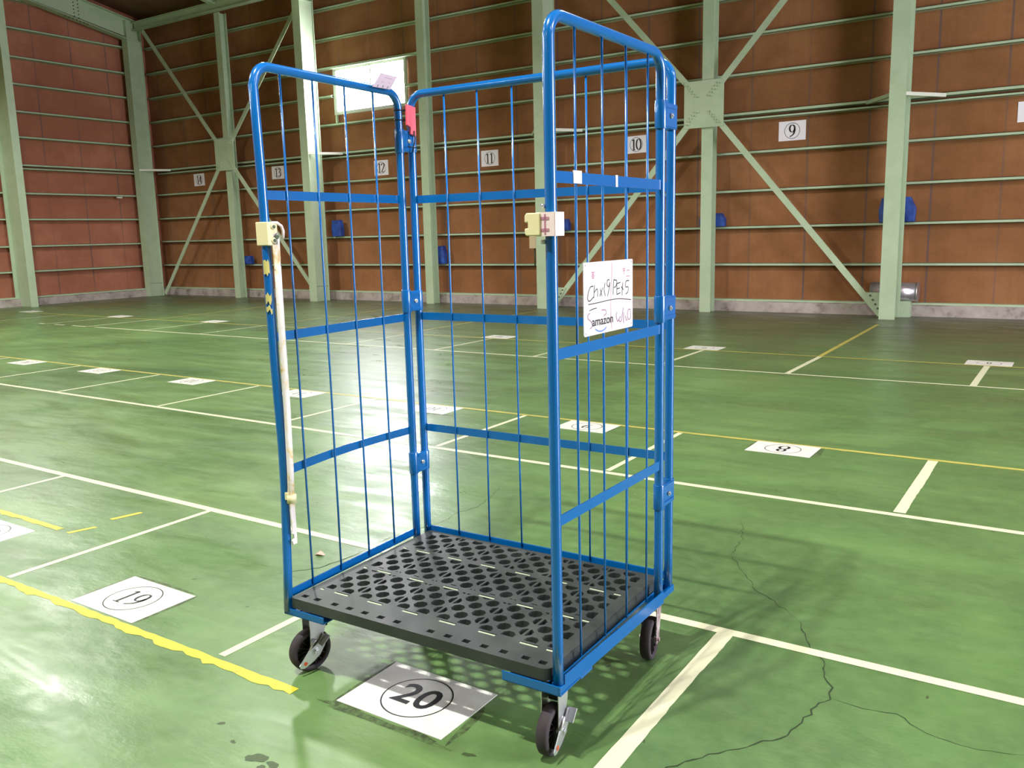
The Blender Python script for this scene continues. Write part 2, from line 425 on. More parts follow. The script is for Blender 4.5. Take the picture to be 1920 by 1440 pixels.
# right wall with an unseen loading door opening, added to match the cart's light (y 1.2..6.4, z 0..4.2)
bm = N()
for a, b in (((Y0, 0), (1.0, 5.5)), ((6.2, 0), (Y1, 5.5)), ((1.0, 4.2), (6.2, 5.5))): box(bm, (X1, a[0], a[1]), (X1 + .05, b[0], b[1]))
plate(bm, [(Y0, 5.5), (Y1, 5.5), (Y1, EAVE), (RIDGE_Y, RZ), (Y0, roof_z(Y0))], (X1, 0, 0), (0, 1, 0), (0, 0, 1), .05)
tag(obj('wall_right', bm, m_board_lit), kind='structure')
bm = N(); box(bm, (X0, Y0 - .05, 0), (X1, Y0, roof_z(Y0))); tag(obj('wall_front', bm, m_wall_back), kind='structure')
bm = N()
for ya, yb in ((Y1 + .1, RIDGE_Y), (RIDGE_Y, Y0 - .1)):
    za, zb = roof_z(ya) if ya < Y1 else EAVE - .02, roof_z(yb)
    q = [(X0 - .1, ya, za), (X1 + .1, ya, za), (X1 + .1, yb, zb), (X0 - .1, yb, zb)]
    A = [bm.verts.new(p) for p in q]; B = [bm.verts.new((p[0], p[1], p[2] + .06)) for p in q]
    bm.faces.new(A); bm.faces.new(B[::-1])
    for i in range(4): bm.faces.new((A[i], A[(i + 1) % 4], B[(i + 1) % 4], B[i]))
tag(obj('ceiling', bm, m_roof), kind='structure')
# concrete kerbs at the foot of the walls
CURB_Y, CURB_X, CH = 10.60, -16.50, .155
bm = N()
def rough_kerb(bm, a, b, along):
    k = 120
    prev = None
    for i in range(k + 1):
        t = a + (b - a) * i / k; j = random.uniform(-.004, .004); h = CH + random.uniform(-.008, .004)
        if along == 'x': ring = [(t, CURB_Y + j, 0), (t, CURB_Y + j, h - .012), (t, CURB_Y + .015, h), (t, Y1, h)]
        else: ring = [(CURB_X + j, t, 0), (CURB_X + j, t, h - .012), (CURB_X - .015, t, h), (X0, t, h)]
        cur = [bm.verts.new(p) for p in ring]
        if prev:
            for q in range(3): bm.faces.new((prev[q], prev[q + 1], cur[q + 1], cur[q]))
        prev = cur
rough_kerb(bm, X0, X1, 'x'); tag(obj('baseboard_back', bm, m_conc), kind='structure')
bm = N(); rough_kerb(bm, Y0, Y1, 'y'); tag(obj('baseboard_left', bm, m_conc), kind='structure')
# window
bm = N()
for a, b in (((WX0 - .05, WZ0 - .05), (WX1 + .03, WZ0 + .012)), ((WX0 - .05, WZ1 - .02), (WX1 + .03, WZ1 + .03)), ((WX0 - .05, WZ0), (WX0 + .03, WZ1)), ((WX1 - .02, WZ0), (WX1 + .03, WZ1)), ((-9.79, WZ0), (-9.76, WZ1))):
    box(bm, (a[0], Y1 - .07, a[1]), (b[0], Y1 - .01, b[1]))
win = tag(obj('window_1', bm, m_frame, bev=.004), kind='structure')
for xa, xb in ((WX0 + .03, -9.79), (-9.76, WX1 - .02)):
    bm = N(); box(bm, (xa, Y1 - .045, WZ0 + .012), (xb, Y1 - .039, WZ1 - .02)); obj('pane', bm, m_pane, win)
bm = N(); box(bm, (WX0 - .04, Y1 - .06, 3.44), (WX0 + .0, Y1 - .02, WZ0 - .05)); obj('jamb_stub', bm, m_steel, win)

# unseen glowing window added for a highlight on the cart tubes, solid wall behind
bm = N()
for a, b in (((1.1, 5.60), (3.2, 5.68)), ((1.1, 6.52), (3.2, 6.60)), ((1.1, 5.68), (1.18, 6.52)), ((3.12, 5.68), (3.2, 6.52))): box(bm, (X1 - .06, a[0], a[1]), (X1 - .001, b[0], b[1]))
win_added = tag(obj('window_added', bm, m_frame), kind='structure')
bm = N(); box(bm, (X1 - .03, 1.18, 5.68), (X1 - .024, 3.12, 6.52)); obj('pane', bm, m_pane, win_added)

# ---------------- wall girts
GY0, GY1 = 10.62, Y1
names = {.70: 'first rail above the kerb rail', 1.25: 'second rail above the kerb rail', 1.78: 'third rail above the kerb rail, just under the paper number signs',
         2.33: 'fourth above the kerb, under the number signs', 3.44: 'first rail above the double rail', 3.98: 'rail broken by the bright window',
         4.51: 'running along the top edge of the bright window', 5.05: 'first rail above the bright window head rail', 5.61: 'topmost rail, under the eave beam'}
names[1.78] = 'third rail above the kerb rail'
def girt(bm, axis, a, b, z, h=.042):
    if axis == 'x':
        box(bm, (a, GY0, z - h / 2), (b, GY0 + .006, z + h / 2)); box(bm, (a, GY0, z + h / 2 - .006), (b, GY1, z + h / 2)); box(bm, (a, GY0, z - h / 2), (b, GY1, z - h / 2 + .006))
    else:
        x = -16.60
        box(bm, (x - .006, a, z - h / 2), (x, b, z + h / 2)); box(bm, (X0, a, z + h / 2 - .006), (x, b, z + h / 2)); box(bm, (X0, a, z - h / 2), (x, b, z - h / 2 + .006))
for z, nm in names.items():
    bm = N()
    if abs(z - 3.98) < .01: girt(bm, 'x', -16.6, WX0 - .06, z); girt(bm, 'x', WX1 + .04, X1, z)
    else: girt(bm, 'x', -16.6, X1, z)
    tag(obj('wall_rail', bm, m_steel), 'green horizontal rail on the back wall, ' + nm, 'wall rail', 'horizontal rails of the back wall')
bm = N(); girt(bm, 'x', -16.5, X1, 2.81, .036); girt(bm, 'x', -16.5, X1, 2.885, .046)
tag(obj('double_wall_rail', bm, m_steel), 'pale green double steel rail on the back wall, right above the paper number signs', 'wall rail')
bm = N(); box(bm, (X0, GY0 - .01, CH), (X1, Y1, CH + .028)); tag(obj('sill_rail', bm, m_steel), 'pale green sill rail lying on the concrete kerb of the back wall', 'wall rail')
lw = {.70: 'first rail above its kerb rail', 1.22: 'second rail above its kerb rail', 1.77: 'third rail above its kerb rail', 2.30: 'rail just below the double rail', 3.43: 'first rail above the double rail',
      3.94: 'second rail above the double rail', 4.48: 'third rail above the double rail', 5.01: 'fourth rail above the double rail', 5.57: 'fifth rail above the double rail', 6.13: 'topmost rail, meeting the sloping rafter'}
for z, nm in lw.items():
    bm = N(); girt(bm, 'y', Y0, 10.2 if z < 5.6 else 8.3, z)
    tag(obj('wall_rail', bm, m_steel), 'green horizontal rail on the left wall, ' + nm, 'wall rail', 'horizontal rails of the left wall')
bm = N(); girt(bm, 'y', Y0, 10.2, 2.80, .036); girt(bm, 'y', Y0, 10.2, 2.87, .042)
tag(obj('double_wall_rail', bm, m_steel), 'pale green double steel rail at mid height of the left wall', 'wall rail')
bm = N(); box(bm, (X0, Y0, CH), (-16.56, 10.3, CH + .028)); tag(obj('sill_rail', bm, m_steel), 'pale green sill rail lying on the concrete kerb of the left wall', 'wall rail')

BOLT = {}
def bolt_at(parent, loc, rot, material):
    if material.name not in BOLT:
        bm = N(); cyl(bm, (0, 0, -.002), (0, 0, .016), .0125, 6); b = obj('bolt', bm, material); BOLT[material.name] = b.data; bpy.data.objects.remove(b)
    b = bpy.data.objects.new('bolt', BOLT[material.name]); COL.objects.link(b); b.parent = parent; b.location = loc; b.rotation_euler = rot; return b
# ---------------- main columns, wind posts, rafters
CY, CD, FT = 10.05, .36, .016
COLX = {-16.55: 'in the far left corner of the hall', -11.11: 'left of the bright window', -5.76: 'seen behind the right gate of the cart', -.42: 'at right, rightmost of the wide columns'}
def hcol(x, w, y0, y1, z1, label, name, cat, group):
    r = empty(name, (x + w / 2, (y0 + y1) / 2, 0)); tag(r, label, cat, group)
    cx, cy = x + w / 2, (y0 + y1) / 2
    bm = N(); box(bm, (x - cx, y0 - cy, 0), (x + w - cx, y0 + FT - cy, z1)); obj('front_flange', bm, m_steel, r)
    bm = N(); box(bm, (x - cx, y1 - FT - cy, 0), (x + w - cx, y1 - cy, z1)); obj('back_flange', bm, m_steel, r)
    bm = N(); box(bm, (-.006, y0 + FT - cy, 0), (.006, y1 - FT - cy, z1)); obj('web', bm, m_steel, r)
    return r, cx, cy
for x, where in COLX.items():
    w = .2
    r, cx, cy = hcol(x, w, CY, CY + CD, 6.1, 'wide pale green steel column ' + where, 'steel_column', 'column', 'wide steel columns of the back wall')
    # box cheek plates closing the web side, with the base seam
    bm = N(); box(bm, (w / 2 - .03, CY + FT - cy, .30), (w / 2 - .022, CY + CD - FT - cy, 5.7)); obj('cheek_plate', bm, m_steel, r) if x < -1 else bm.free()
    bm = N(); box(bm, (w / 2 - .034, CY + FT - cy, 0), (w / 2 - .026, CY + CD - FT - cy, .292)); obj('base_plate', bm, m_steel, r) if x < -1 else bm.free()
    bm = N(); box(bm, (-w / 2, CY + FT - cy, 5.68), (w / 2, CY + CD - FT - cy, 5.70)); obj('stiffener', bm, m_steel, r)
    # fly braces from the column to the double rail
    for sx in (1, -1):
        if x < -16 and sx < 0: continue
        bm = N(); beam(bm, (sx * (w / 2 - .02), CY + .02 - cy, 2.87), (sx * .47, GY0 - .01 - cy, 2.87), .05, .045); obj('fly_brace', bm, m_pale if sx > 0 else m_steel, r)  # right-hand brace painted paler, the light on it put into its colour
POSTX = {-13.70: 'behind the left gusset plate', -8.34: 'right of the bright window', -3.03: 'behind the right gusset plate'}
for x, where in POSTX.items():
    r, cx, cy = hcol(x, .17, 10.32, 10.50, 5.90, 'narrow pale green steel post on the back wall, ' + where, 'wind_post', 'post', 'narrow posts of the back wall')
# left wall post
r = empty('wind_post', (-16.29, 7.16, 0)); tag(r, 'pale green steel post standing against the left wall at the left edge', 'post')
bm = N(); box(bm, (.27, -.075, 0), (.285, .075, 6.85)); obj('front_flange', bm, m_steel, r)
bm = N(); box(bm, (-.30, -.075, 0), (-.285, .075, 6.85)); obj('back_flange', bm, m_steel, r)
bm = N(); box(bm, (-.285, -.006, 0), (.27, .006, 6.85)); obj('web', bm, m_steel, r)
# rafters following the roof slope
for x, where in {-16.55: 'from the far left corner column', -11.11: 'from the column left of the window', -5.76: 'from the column behind the cart', -.42: 'from the rightmost wide column'}.items():
    r = empty('roof_rafter', (x + .1, 10.2, 5.7)); tag(r, 'pale green sloping roof girder rising ' + where, 'rafter', 'roof girders')
    for sgn, y_end in ((1, RIDGE_Y),):
        z0b, z0t = 5.72, 6.15; y0 = 10.05; L = y0 - y_end; k = .185
        zb = lambda y: 5.72 + (y0 - y) * k - 5.7
        zt = lambda y: 6.17 + (y0 - y) * k - 5.7
        bm = N(); plate(bm, [(y0 + .34 - 10.2, zb(y0)), (y0 + .34 - 10.2, zt(y0 + .34)), (y_end - 10.2, zt(y_end)), (y_end - 10.2, zb(y_end))], (0, 0, 0), (0, 1, 0), (0, 0, 1), .012); obj('web', bm, m_steel, r)
        bm = N(); beam(bm, (0, y0 - 10.2, zb(y0)), (0, y_end - 10.2, zb(y_end)), .2, .016); obj('bottom_flange', bm, m_steel, r)
        bm = N(); beam(bm, (0, y0 + .34 - 10.2, zt(y0 + .34)), (0, y_end - 10.2, zt(y_end)), .2, .016); obj('top_flange', bm, m_steel, r)
        if x < -16:
            spots = [(.012, ys - 10.2, zb(ys) + .06 + i * .07, 'Y') for ys in (8.92, 9.02) for i in range(6)] + [(.06, 8.7 + i * .08 - 10.2, zb(8.7 + i * .08) - .008, 'Z') for i in range(7)]
            for bx_, by_, bz_, ax in spots: bolt_at(r, (bx_, by_, bz_), (0, PI / 2, 0) if ax == 'Y' else (PI, 0, 0), m_bolt)
# eave beam and small rafters over the posts
bm = N(); box(bm, (-16.35, 10.26, 5.92), (X1, 10.28, 6.08)); box(bm, (-16.35, 10.20, 6.07), (X1, 10.34, 6.085)); box(bm, (-16.35, 10.20, 5.915), (X1, 10.34, 5.93))
tag(obj('eave_beam', bm, m_steel), 'pale green beam along the top of the back wall under the roof', 'beam')
for x, where in {-13.62: 'above the post left of the first wide bay', -8.26: 'above the post right of the window', -2.95: 'above the post behind the right gusset'}.items():
    if x > -13: continue
    bm = N(); beam(bm, (x, 10.3, 6.08), (x, 2, 6.13 + 8.3 * SL), .12, .10); tag(obj('roof_strut', bm, m_steel), 'pale green strut running up under the roof from the first narrow post', 'beam')
PN = ['lowest', 'second lowest', 'third lowest', 'fourth lowest', 'fifth lowest', 'sixth lowest']
for i, y in enumerate((9.35, 8.55, 7.75, 6.95, 6.15, 5.35)):
    bm = N(); box(bm, (-16.7, y - .02, roof_z(y) - .11), (X1, y + .02, roof_z(y) - .03)); tag(obj('roof_purlin', bm, m_steel), 'thin pale green purlin under the brown roof, %s of the row' % PN[i], 'purlin', 'roof purlins')

# ---------------- cross braces with gusset plates
def cross_brace(gx, gz, ends, label, lower_gusset=None):
    y = 10.27
    r = empty('cross_brace', (gx, y, 0)); tag(r, label, 'brace', 'cross braces of the back wall')
    bm = N(); box(bm, (-.30, -.012, gz - .33), (.30, .0, gz + .33)); gp = obj('gusset_plate', bm, m_steel, r)
    for sx in (-1, 1):
        for sz in (-1, 1):
            for i in range(5):
                px, pz = sx * (.10 + i * .035), gz + sz * (.11 + i * .041)
                bolt_at(gp, (px - .020, -.012, pz + .004), (PI / 2, 0, 0), m_steel); bolt_at(gp, (px + .020, -.012, pz - .004), (PI / 2, 0, 0), m_steel)
    for ex, ez in ends:
        sx = 1 if ex > gx else -1; sz = 1 if ez > gz else -1
        bm = N(); beam(bm, (sx * .16, .012, gz + sz * .18), (ex - gx, .012, ez), .02, .085, up=(0, 0, 1)); obj('brace_arm', bm, m_steel, r)
    if lower_gusset:
        for ex in lower_gusset:
            s = -1 if ex > gx else 1
            bm = N(); e = ex - gx
            plate(bm, [(e, 0), (e, .34), (e + s * .22, .34)], (0, -.004, 0), (1, 0, 0), (0, 0, 1), .010)
            k = obj('foot_gusset', bm, m_steel, r)
            for i in range(4): bolt_at(k, (e + s * (.155 - i * .034), -.014, .30 - i * .058), (PI / 2, 0, 0), m_bolt)
    return r
cross_brace(-13.63, 3.04, [(-16.1, 5.88), (-11.13, 5.75), (-16.12, .05), (-11.13, .12)], 'pale green cross brace with square gusset plate in the far left bay')
cross_brace(-2.98, 3.03, [(-5.54, 5.85), (-.44, 5.88), (-5.54, .08), (-.44, .04)], 'pale green cross brace with a square gusset plate, right of the cart', lower_gusset=(-.42, -5.54))

# ---------------- things on the walls
def wall_sign(num, x0, x1, z0, z1, tilt=0):
    cx, cz = (x0 + x1) / 2, (z0 + z1) / 2; w, h = x1 - x0, z1 - z0
    r = empty('wall_number_sign', (cx, Y1 - .004, cz)); r.rotation_euler = (0, math.radians(tilt), 0)
    bm = N(); box(bm, (-w / 2, -.002, -h / 2), (w / 2, .002, h / 2)); obj('sheet', bm, m_paper, r)
    bm = N(); figures(bm, num, (0, -.002, 0), (1, 0, 0), (0, 0, 1), .175, .075, .026, .48); obj('number', bm, m_ink, r)
    bm = N(); stroke(bm, arc(0, 0, .108, .108, 0, 360, 40), (0, -.002, 0), (1, 0, 0), (0, 0, 1), .0035, smooth=False); obj('ring', bm, m_ink, r)
    return r
for num, x0, x1, z0, z1 in (('9', -2.02, -1.635, 2.463, 2.735), ('10', -4.448, -4.107, 2.455, 2.722), ('11', -7.298, -6.93, 2.425, 2.70), ('12', -9.84, -9.485, 2.41, 2.693), ('13', -12.738, -12.365, 2.495, 2.76), ('14', -15.337, -14.965, 2.48, 2.75), ('8', .98, 1.35, 2.47, 2.72)):
    tag(wall_sign(num, x0, x1, z0, z1, random.uniform(-1, 1)), 'white paper sheet with a circled %s on the brown back wall' % num if num != '8' else 'white paper sheet on the back wall cut off by the right edge of the photo', 'number sign', 'paper number signs on the back wall')
def cover(x0, x1, z0, z1, label):
    bm = N(); w = x1 - x0; h = z1 - z0; y = GY0
    q = [(0, 0), (w, .0), (w * 1.02, h * .55), (w * .86, h), (w * .05, h * .98), (-.01, h * .5)]
    A = [bm.verts.new((x0 + a, y - .10, z0 + b)) for a, b in q]; B = [bm.verts.new((x0 + a, y - .0, z0 + b)) for a, b in q]
    c0 = bm.verts.new((x0 + w * .55, y - .113, z0 + h * .45))
    for i in range(6): bm.faces.new((A[i], A[(i + 1) % 6], c0)); bm.faces.new((A[i], B[i], B[(i + 1) % 6], A[(i + 1) % 6]))
    bm.faces.new(B)
    tag(obj('wrapped_bundle', bm, m_navy, bev=.006), label, 'bundle', 'blue wrapped bundles along the back wall')
cover(-13.60, -13.36, .722, .90, 'small blue wrapped bundle on a low rail beside the left narrow post')
cover(-10.86, -10.62, 1.272, 1.59, 'tall blue wrapped bundle on a rail behind the left gate of the cart')
cover(-8.27, -8.05, .722, 1.05, 'tall blue wrapped bundle beside the narrow post right of the window')
cover(-5.62, -5.42, 1.272, 1.46, 'blue wrapped bundle partly hidden behind the right gate front tube')
cover(-3.12, -2.74, 1.272, 1.47, 'low blue wrapped bundle behind the narrow post under the right gusset')
cover(-.56, -.12, 1.272, 1.60, 'wide blue wrapped bundle behind the rightmost wide column')
# metal bin lying behind the right column, beige switch box on the column
bm = N(); cyl(bm, (-.62, 10.54, .345), (-.02, 10.54, .335), .125, 28); torus(bm, (-.03, 10.54, .335), (1, 0, 0), .125, .012, 28, 8)
r = tag(obj('metal_drum', bm, m_foil), 'shiny metal drum lying on the kerb behind the rightmost wide column', 'drum')
bm = N(); box(bm, (-.30, 10.44, .0), (-.10, 10.585, .215)); obj('cradle', bm, m_steel, r)
bm = N(); box(bm, (-5.90, 10.06, .99), (-5.762, 10.16, 1.22)); r = tag(obj('switch_box', bm, m_beige, bev=.006), 'beige switch box on the side of the wide column behind the cart', 'box')
bm = N(); cyl(bm, (-5.83, 10.12, .99), (-5.83, 10.12, .69), .012, 8); obj('conduit', bm, m_bolt, r)
# small lamp fitting on the left wall rail
bm = N(); cbox(bm, (-16.55, 9.62, 1.735 + .52), (.05, .12, .03)); cyl(bm, (-16.56, 9.62, 2.235), (-16.56, 9.62, 2.27), .03, 10); tag(obj('rail_clip', bm, m_pale), 'small whitish fitting clipped to a rail of the left wall near the corner', 'fitting')

# ================================================================== FLOOR LINES
def line_x(x0, x1, y, w, material, label, group, z=.0010, rag=0, yaw=0, name='floor_line'):
    bm = N(); k = max(1, int((x1 - x0) / (.03 if rag else .5))); prev = None
    for i in range(k + 1):
        t = x0 + (x1 - x0) * i / k; a = y + w / 2 + (t - x0) * yaw; b = y - w / 2 + (t - x0) * yaw
        if rag: b += (math.sin(t * 31) * .35 + math.sin(t * 83 + 1) * .25 + random.uniform(-.5, .5)) * rag; a += random.uniform(-.2, .2) * rag
        cur = [bm.verts.new((t, a, z)), bm.verts.new((t, b, z))]
        if prev: bm.faces.new((prev[0], prev[1], cur[1], cur[0]))
        prev = cur
    return tag(obj(name, bm, material, up=True), label, 'floor line', group)
def line_y(x, y0, y1, w, material, label, group, z=.0008, rag=0, x2=None, name='floor_line'):
    bm = N(); x2 = x if x2 is None else x2; k = max(1, int((y1 - y0) / (.03 if rag else 9))); prev = None
    for i in range(k + 1):
        t = y0 + (y1 - y0) * i / k; c = x + (x2 - x) * i / k; a = c - w / 2; b = c + w / 2
        if rag: b += (round(math.sin(t * 9) * 1.2) * .5 + random.uniform(-.4, .4)) * rag; a += random.uniform(-.2, .2) * rag
        cur = [bm.verts.new((a, t, z)), bm.verts.new((b, t, z))]
        if prev: bm.faces.new((prev[0], prev[1], cur[1], cur[0]))
        prev = cur
    return tag(obj(name, bm, material, up=True), label, 'floor line', group)
GL = 'long floor lines running parallel to the back wall'
line_x(-13, 6.5, .222, .040, m_white_line, 'cream floor line passing just behind the cart, nearest of the long cream lines', GL)
line_x(-13, 6.5, 1.690, .040, m_white_line, 'cream floor line crossing behind the cart, second long cream line from the viewer', GL, yaw=-.002)
line_x(-9.5, 6.5, 2.705, .036, m_yellow_old, 'yellow floor line at mid distance running over the number signs 8 to 14', GL, rag=.005)
line_x(-10.6, 6.5, 5.165, .036, m_far_line, 'far cream floor line, the long cream line nearest the back wall', GL, z=.0012)
line_x(-14.6, 6.5, 6.30, .034, m_yellow_old, 'thin faded yellow floor line nearest the back wall, among the far number signs', GL, z=.0012)
line_x(-11.20, -10.82, 5.165, .034, m_far_line, 'short cream dash at the left end of the far cream line', GL)
line_x(-11.70, -11.42, 5.165, .034, m_far_line, 'second short cream dash beyond the left end of the far cream line', GL)
line_x(-12.16, -11.98, 5.165, .034, m_far_line, 'outermost short cream dash left of the far cream line', GL)
line_x(-3.2, .104, -.735, .034, m_yellow, 'bright yellow torn floor tape running to the front left caster and the 19 sign', 'yellow tape pieces', rag=.012, name='floor_tape')
line_x(-2.8, -1.85, -.298, .032, m_yellow, 'short torn yellow floor tape at the left edge of the photo', 'yellow tape pieces', rag=.012, name='floor_tape')
for (a, b, label) in (((-1.773, -.31), (-1.735, -.20), 'small yellow tape dash lying nearer the torn yellow tape end at left'), ((-1.775, -.104), (-1.742, .030), 'small yellow tape dash lying nearer the cream line at left')):
    line_y(a[0], a[1], b[1], .026, m_yellow, label, 'yellow tape pieces', x2=b[0], rag=.003, name='floor_tape')
GB = 'short floor lines dividing the numbered bays'
line_y(1.003, -1.45, .205, .050, m_white_line, 'wide cream tape from the line behind the cart towards the viewer, right of the cart', GB, rag=.003)
line_y(-.249, -.70, .205, .030, m_white_line, 'cream line leading under the front left caster of the cart', GB)
line_y(-1.478, -.71, .205, .030, m_white_line, 'cream bay line left of the 19 sign', GB)
line_y(-2.709, -.70, .205, .030, m_white_line, 'cream bay line near the left edge of the photo', GB)
line_y(1.252, 1.70, 2.690, .050, m_white_line, 'cream bay line right of the 8 sign on the floor', GB, rag=.003)
for x, lab in ((-.17, 'cream bay line between the 8 and 9 floor signs, seen through the right gate'), (-1.31, 'cream bay line between the 9 and 10 floor signs, seen through the back panel'), (-2.69, 'cream bay line between the 10 and 11 floor signs, behind the left gate'),
               (-4.03, 'cream bay line just left of the cart lock bar at mid distance'), (-5.43, 'cream bay line between the two floor signs at mid left'), (-6.77, 'cream bay line beside the leftmost floor signs of the middle row'), (-8.2, 'cream bay line at the far left end of the middle row')):
    line_y(x, 1.70, 2.685, .032, m_white_line, lab, GB)
for x, w, lab in ((1.19, .05, 'short cream bay line in front of the far right floor sign'), (-1.415, .04, 'far cream bay line ending at the floor sign right of the cart'), (-2.80, .032, 'far cream bay line seen between the right gate wires'),
               (-4.08, .032, 'far cream bay line ending at the floor sign seen through the back panel'), (-5.40, .03, 'far cream bay line seen beside the left gate hinge post'), (-6.77, .03, 'far cream bay line in the window glare'), (-8.15, .03, 'far cream bay line just left of the cart left gate tube'),
               (-9.41, .03, 'far cream bay line ending at the second far left floor sign'), (-10.80, .03, 'far cream bay line crossing at the end of the far cream line'), (-11.93, .03, 'far cream bay line ending at the first far left floor sign'), (-13.40, .03, 'far cream bay line at the far left corner')):
    line_y(x, 5.18, 6.28, w, m_far_line, lab, GB)
line_y(-.232, 5.18, 6.30, .045, m_far_line, 'cream end of the line that runs to the rightmost wide column', GB)
line_y(-.24, 6.31, 9.4, .045, m_yellow_old, 'faded yellow floor line running to the foot of the rightmost wide column', 'faded lines running to the columns', x2=-.30)
line_y(-5.45, 6.31, 9.7, .03, m_yellow_old, 'faded yellow floor line running to the column behind the cart', 'faded lines running to the columns', x2=-5.53)
line_y(-8.15, 6.31, 9.3, .026, m_yellow_old, 'faint yellow floor line seen through the left gate near the wall', 'faded lines running to the columns', x2=-8.25)
line_y(-10.80, 6.31, 9.0, .03, m_yellow_old, 'faded yellow floor line running to the column left of the window', 'faded lines running to the columns', x2=-11.0)

# floor number signs
def floor_sign(num, cx, cy, label, flip=False, serif=True, w=.36, h=.25, rot=0, digit=.085):
    r = empty('floor_number_sign', (cx, cy, .0016), rot + (PI if flip else 0)); tag(r, label, 'number sign', 'number signs stuck on the floor')
    bm = N(); box(bm, (-w / 2, -h / 2, -.0014), (w / 2, h / 2, 0)); obj('sheet', bm, m_signw, r)
    if serif: bm = N(); figures(bm, num, (0, 0, 0), (1, 0, 0), (0, 1, 0), digit, .062, .024, .60)
    else: bm = text_mesh(num, .135, (0, 0, 0), (1, 0, 0), (0, 1, 0), bold=.0022, lift=.0004)
    obj('number', bm, m_ink, r)
    bm = N(); stroke(bm, arc(0, 0, .098, .098, 0, 360, 60), (0, 0, 0), (1, 0, 0), (0, 1, 0), .0021, smooth=False); obj('ring', bm, m_ink, r)
    return r
floor_sign('20', .420, -.583, 'white floor sign with a bold circled 20, half in the shadow of the cart', serif=False, rot=.0)
floor_sign('19', -.876, -.583, 'white floor sign with a circled 19 beside the yellow tape', digit=.10)
floor_sign('18', -2.105, -.583 + .09, 'white floor sign cut off by the left edge of the photo', digit=.10)
for n_, x in (('8', .492), ('9', -.768), ('10', -2.03), ('11', -3.42), ('12', -4.80), ('13', -6.24), ('14', -7.6)):
    lab = {'8': 'white floor sign with an upside down circled 8, right of the cart', '9': 'white floor sign seen through the wires of the right gate', '10': 'white floor sign seen right behind the rear post of the left gate',
           '11': 'white floor sign partly hidden by the white lock bar of the cart', '12': 'white floor sign at mid left, nearest to the lock bar of the three', '13': 'white floor sign at mid left, middle one of the three', '14': 'white floor sign at mid left, leftmost of the three'}[n_]
    floor_sign(n_, x, 2.575, lab, flip=True, digit=.13 if n_ == '8' else .10)
for n_, x in (('8', 1.19), ('9', -1.46), ('10', -4.08), ('12', -9.46), ('13', -11.96), ('14', -14.85)):
    lab = {'8': 'white far floor sign near the right edge of the photo', '9': 'white far floor sign just right of the cart', '10': 'white far floor sign seen through the back panel of the cart', '12': 'white far floor sign left of the cart, nearer to the cart of the far two',
           '13': 'white far floor sign left of the cart, in front of the corner column', '14': 'faint white far floor sign near the left wall post'}[n_]
    floor_sign(n_, x, 6.46, lab, flip=True, h=.27, w=.37)
bm = N()
q = [(-.022, -.012), (.0, -.018), (.02, -.008), (.016, .01), (.004, .004), (-.006, .018), (-.018, .004)]
A = [bm.verts.new((-.603 + a, .059 + b, .001 + .008 * ((i * 5) % 3) / 2)) for i, (a, b) in enumerate(q)]; c0 = bm.verts.new((-.603, .059, .018))
for i in range(7): bm.faces.new((A[i], A[(i + 1) % 7], c0))
tag(obj('paper_scrap', bm, mat('pink_paper', srgb(224, 178, 160), .7)), 'tiny crumpled pinkish paper scrap on the floor left of the cart', 'scrap')

# ================================================================== ROLL CART
TH = math.radians(1.0734)
OX, OY = .44, -.33
root_loc = Matrix.Rotation(TH, 3, 'Z') @ Vector((OX, OY, 0))
cart = empty('roll_cart', root_loc, TH)
tag(cart, 'tall blue tubular steel roll cart with a black perforated deck on four casters', 'cart')
def C(x, y, z): return Vector((x - OX, y - OY, z))
P = {1: (.008, -.6505), 2: (-.006, -.0535), 3: (.886, -.649), 4: (.900, -.089), 5: (.893, 0.), 6: (0., .0007)}
ZT, ZB, TR = 1.687, .193, .0127
BARS = (1.358, .977, .596)

def panel(a, b, name, label, wires, out, zw, bend=None, wz=ZT, bar_curve=0):
    """tube hoop from post a to post b; out = +1/-1 side of the flat bars"""
    A, B = Vector(P[a]), Vector(P[b]); d = (B - A); L = d.length; d.normalize(); nrm = Vector((d.y, -d.x)) * out
    def pt(s, z, off=0):
        p = A + d * s + nrm * off; return C(p.x, p.y, z)
    R = .05; pts = []
    zs = [ZB + i * (ZT - R - ZB) / 12 for i in range(13)]
    for z in zs: pts.append(pt(bend(z) if bend else 0, z))
    for k in range(1, 9): an = k / 8 * PI / 2; pts.append(pt(R - R * math.cos(an), ZT - R + R * math.sin(an)))
    for k in range(1, 5): pts.append(pt(R + (L - 2 * R) * k / 5, ZT))
    for k in range(0, 9): an = k / 8 * PI / 2; pts.append(pt(L - R + R * math.sin(an), ZT - R + R * math.cos(an)))
    for z in zs[::-1][1:]: pts.append(pt(L, z))
    bm = N(); tube(bm, pts, TR, 16); fr = obj(name, bm, m_blue, cart); fr['label'] = label
    for z in BARS:
        bm = N(); k = 14; prev = None
        for i in range(k + 1):
            s = TR * .6 + (L - TR * 1.2) * i / k; cz = bar_curve * math.sin(PI * i / k) if abs(z - BARS[2]) < .01 else 0
            ring = [bm.verts.new(pt(s, z + cz + dz, off + cz * 1.2)) for dz, off in ((-.0125, .003), (.0125, .003), (.0125, .0062), (-.0125, .0062))]
            if prev:
                for q in range(4): bm.faces.new((prev[q], prev[(q + 1) % 4], ring[(q + 1) % 4], ring[q]))
            else: bm.faces.new(ring[::-1])
            prev = ring
        bm.faces.new(prev); obj('cross_bar', bm, m_blue, fr)
    for s in wires:
        bm = N(); j = random.uniform(-.003, .003)
        tube(bm, [pt(s, wz - .006), pt(s + j * .4, 1.2), pt(s + j, .8), pt(s + j * .5, .5), pt(s, zw)], .0031, 8); obj('wire', bm, m_blue, fr)
    return fr, pt, L
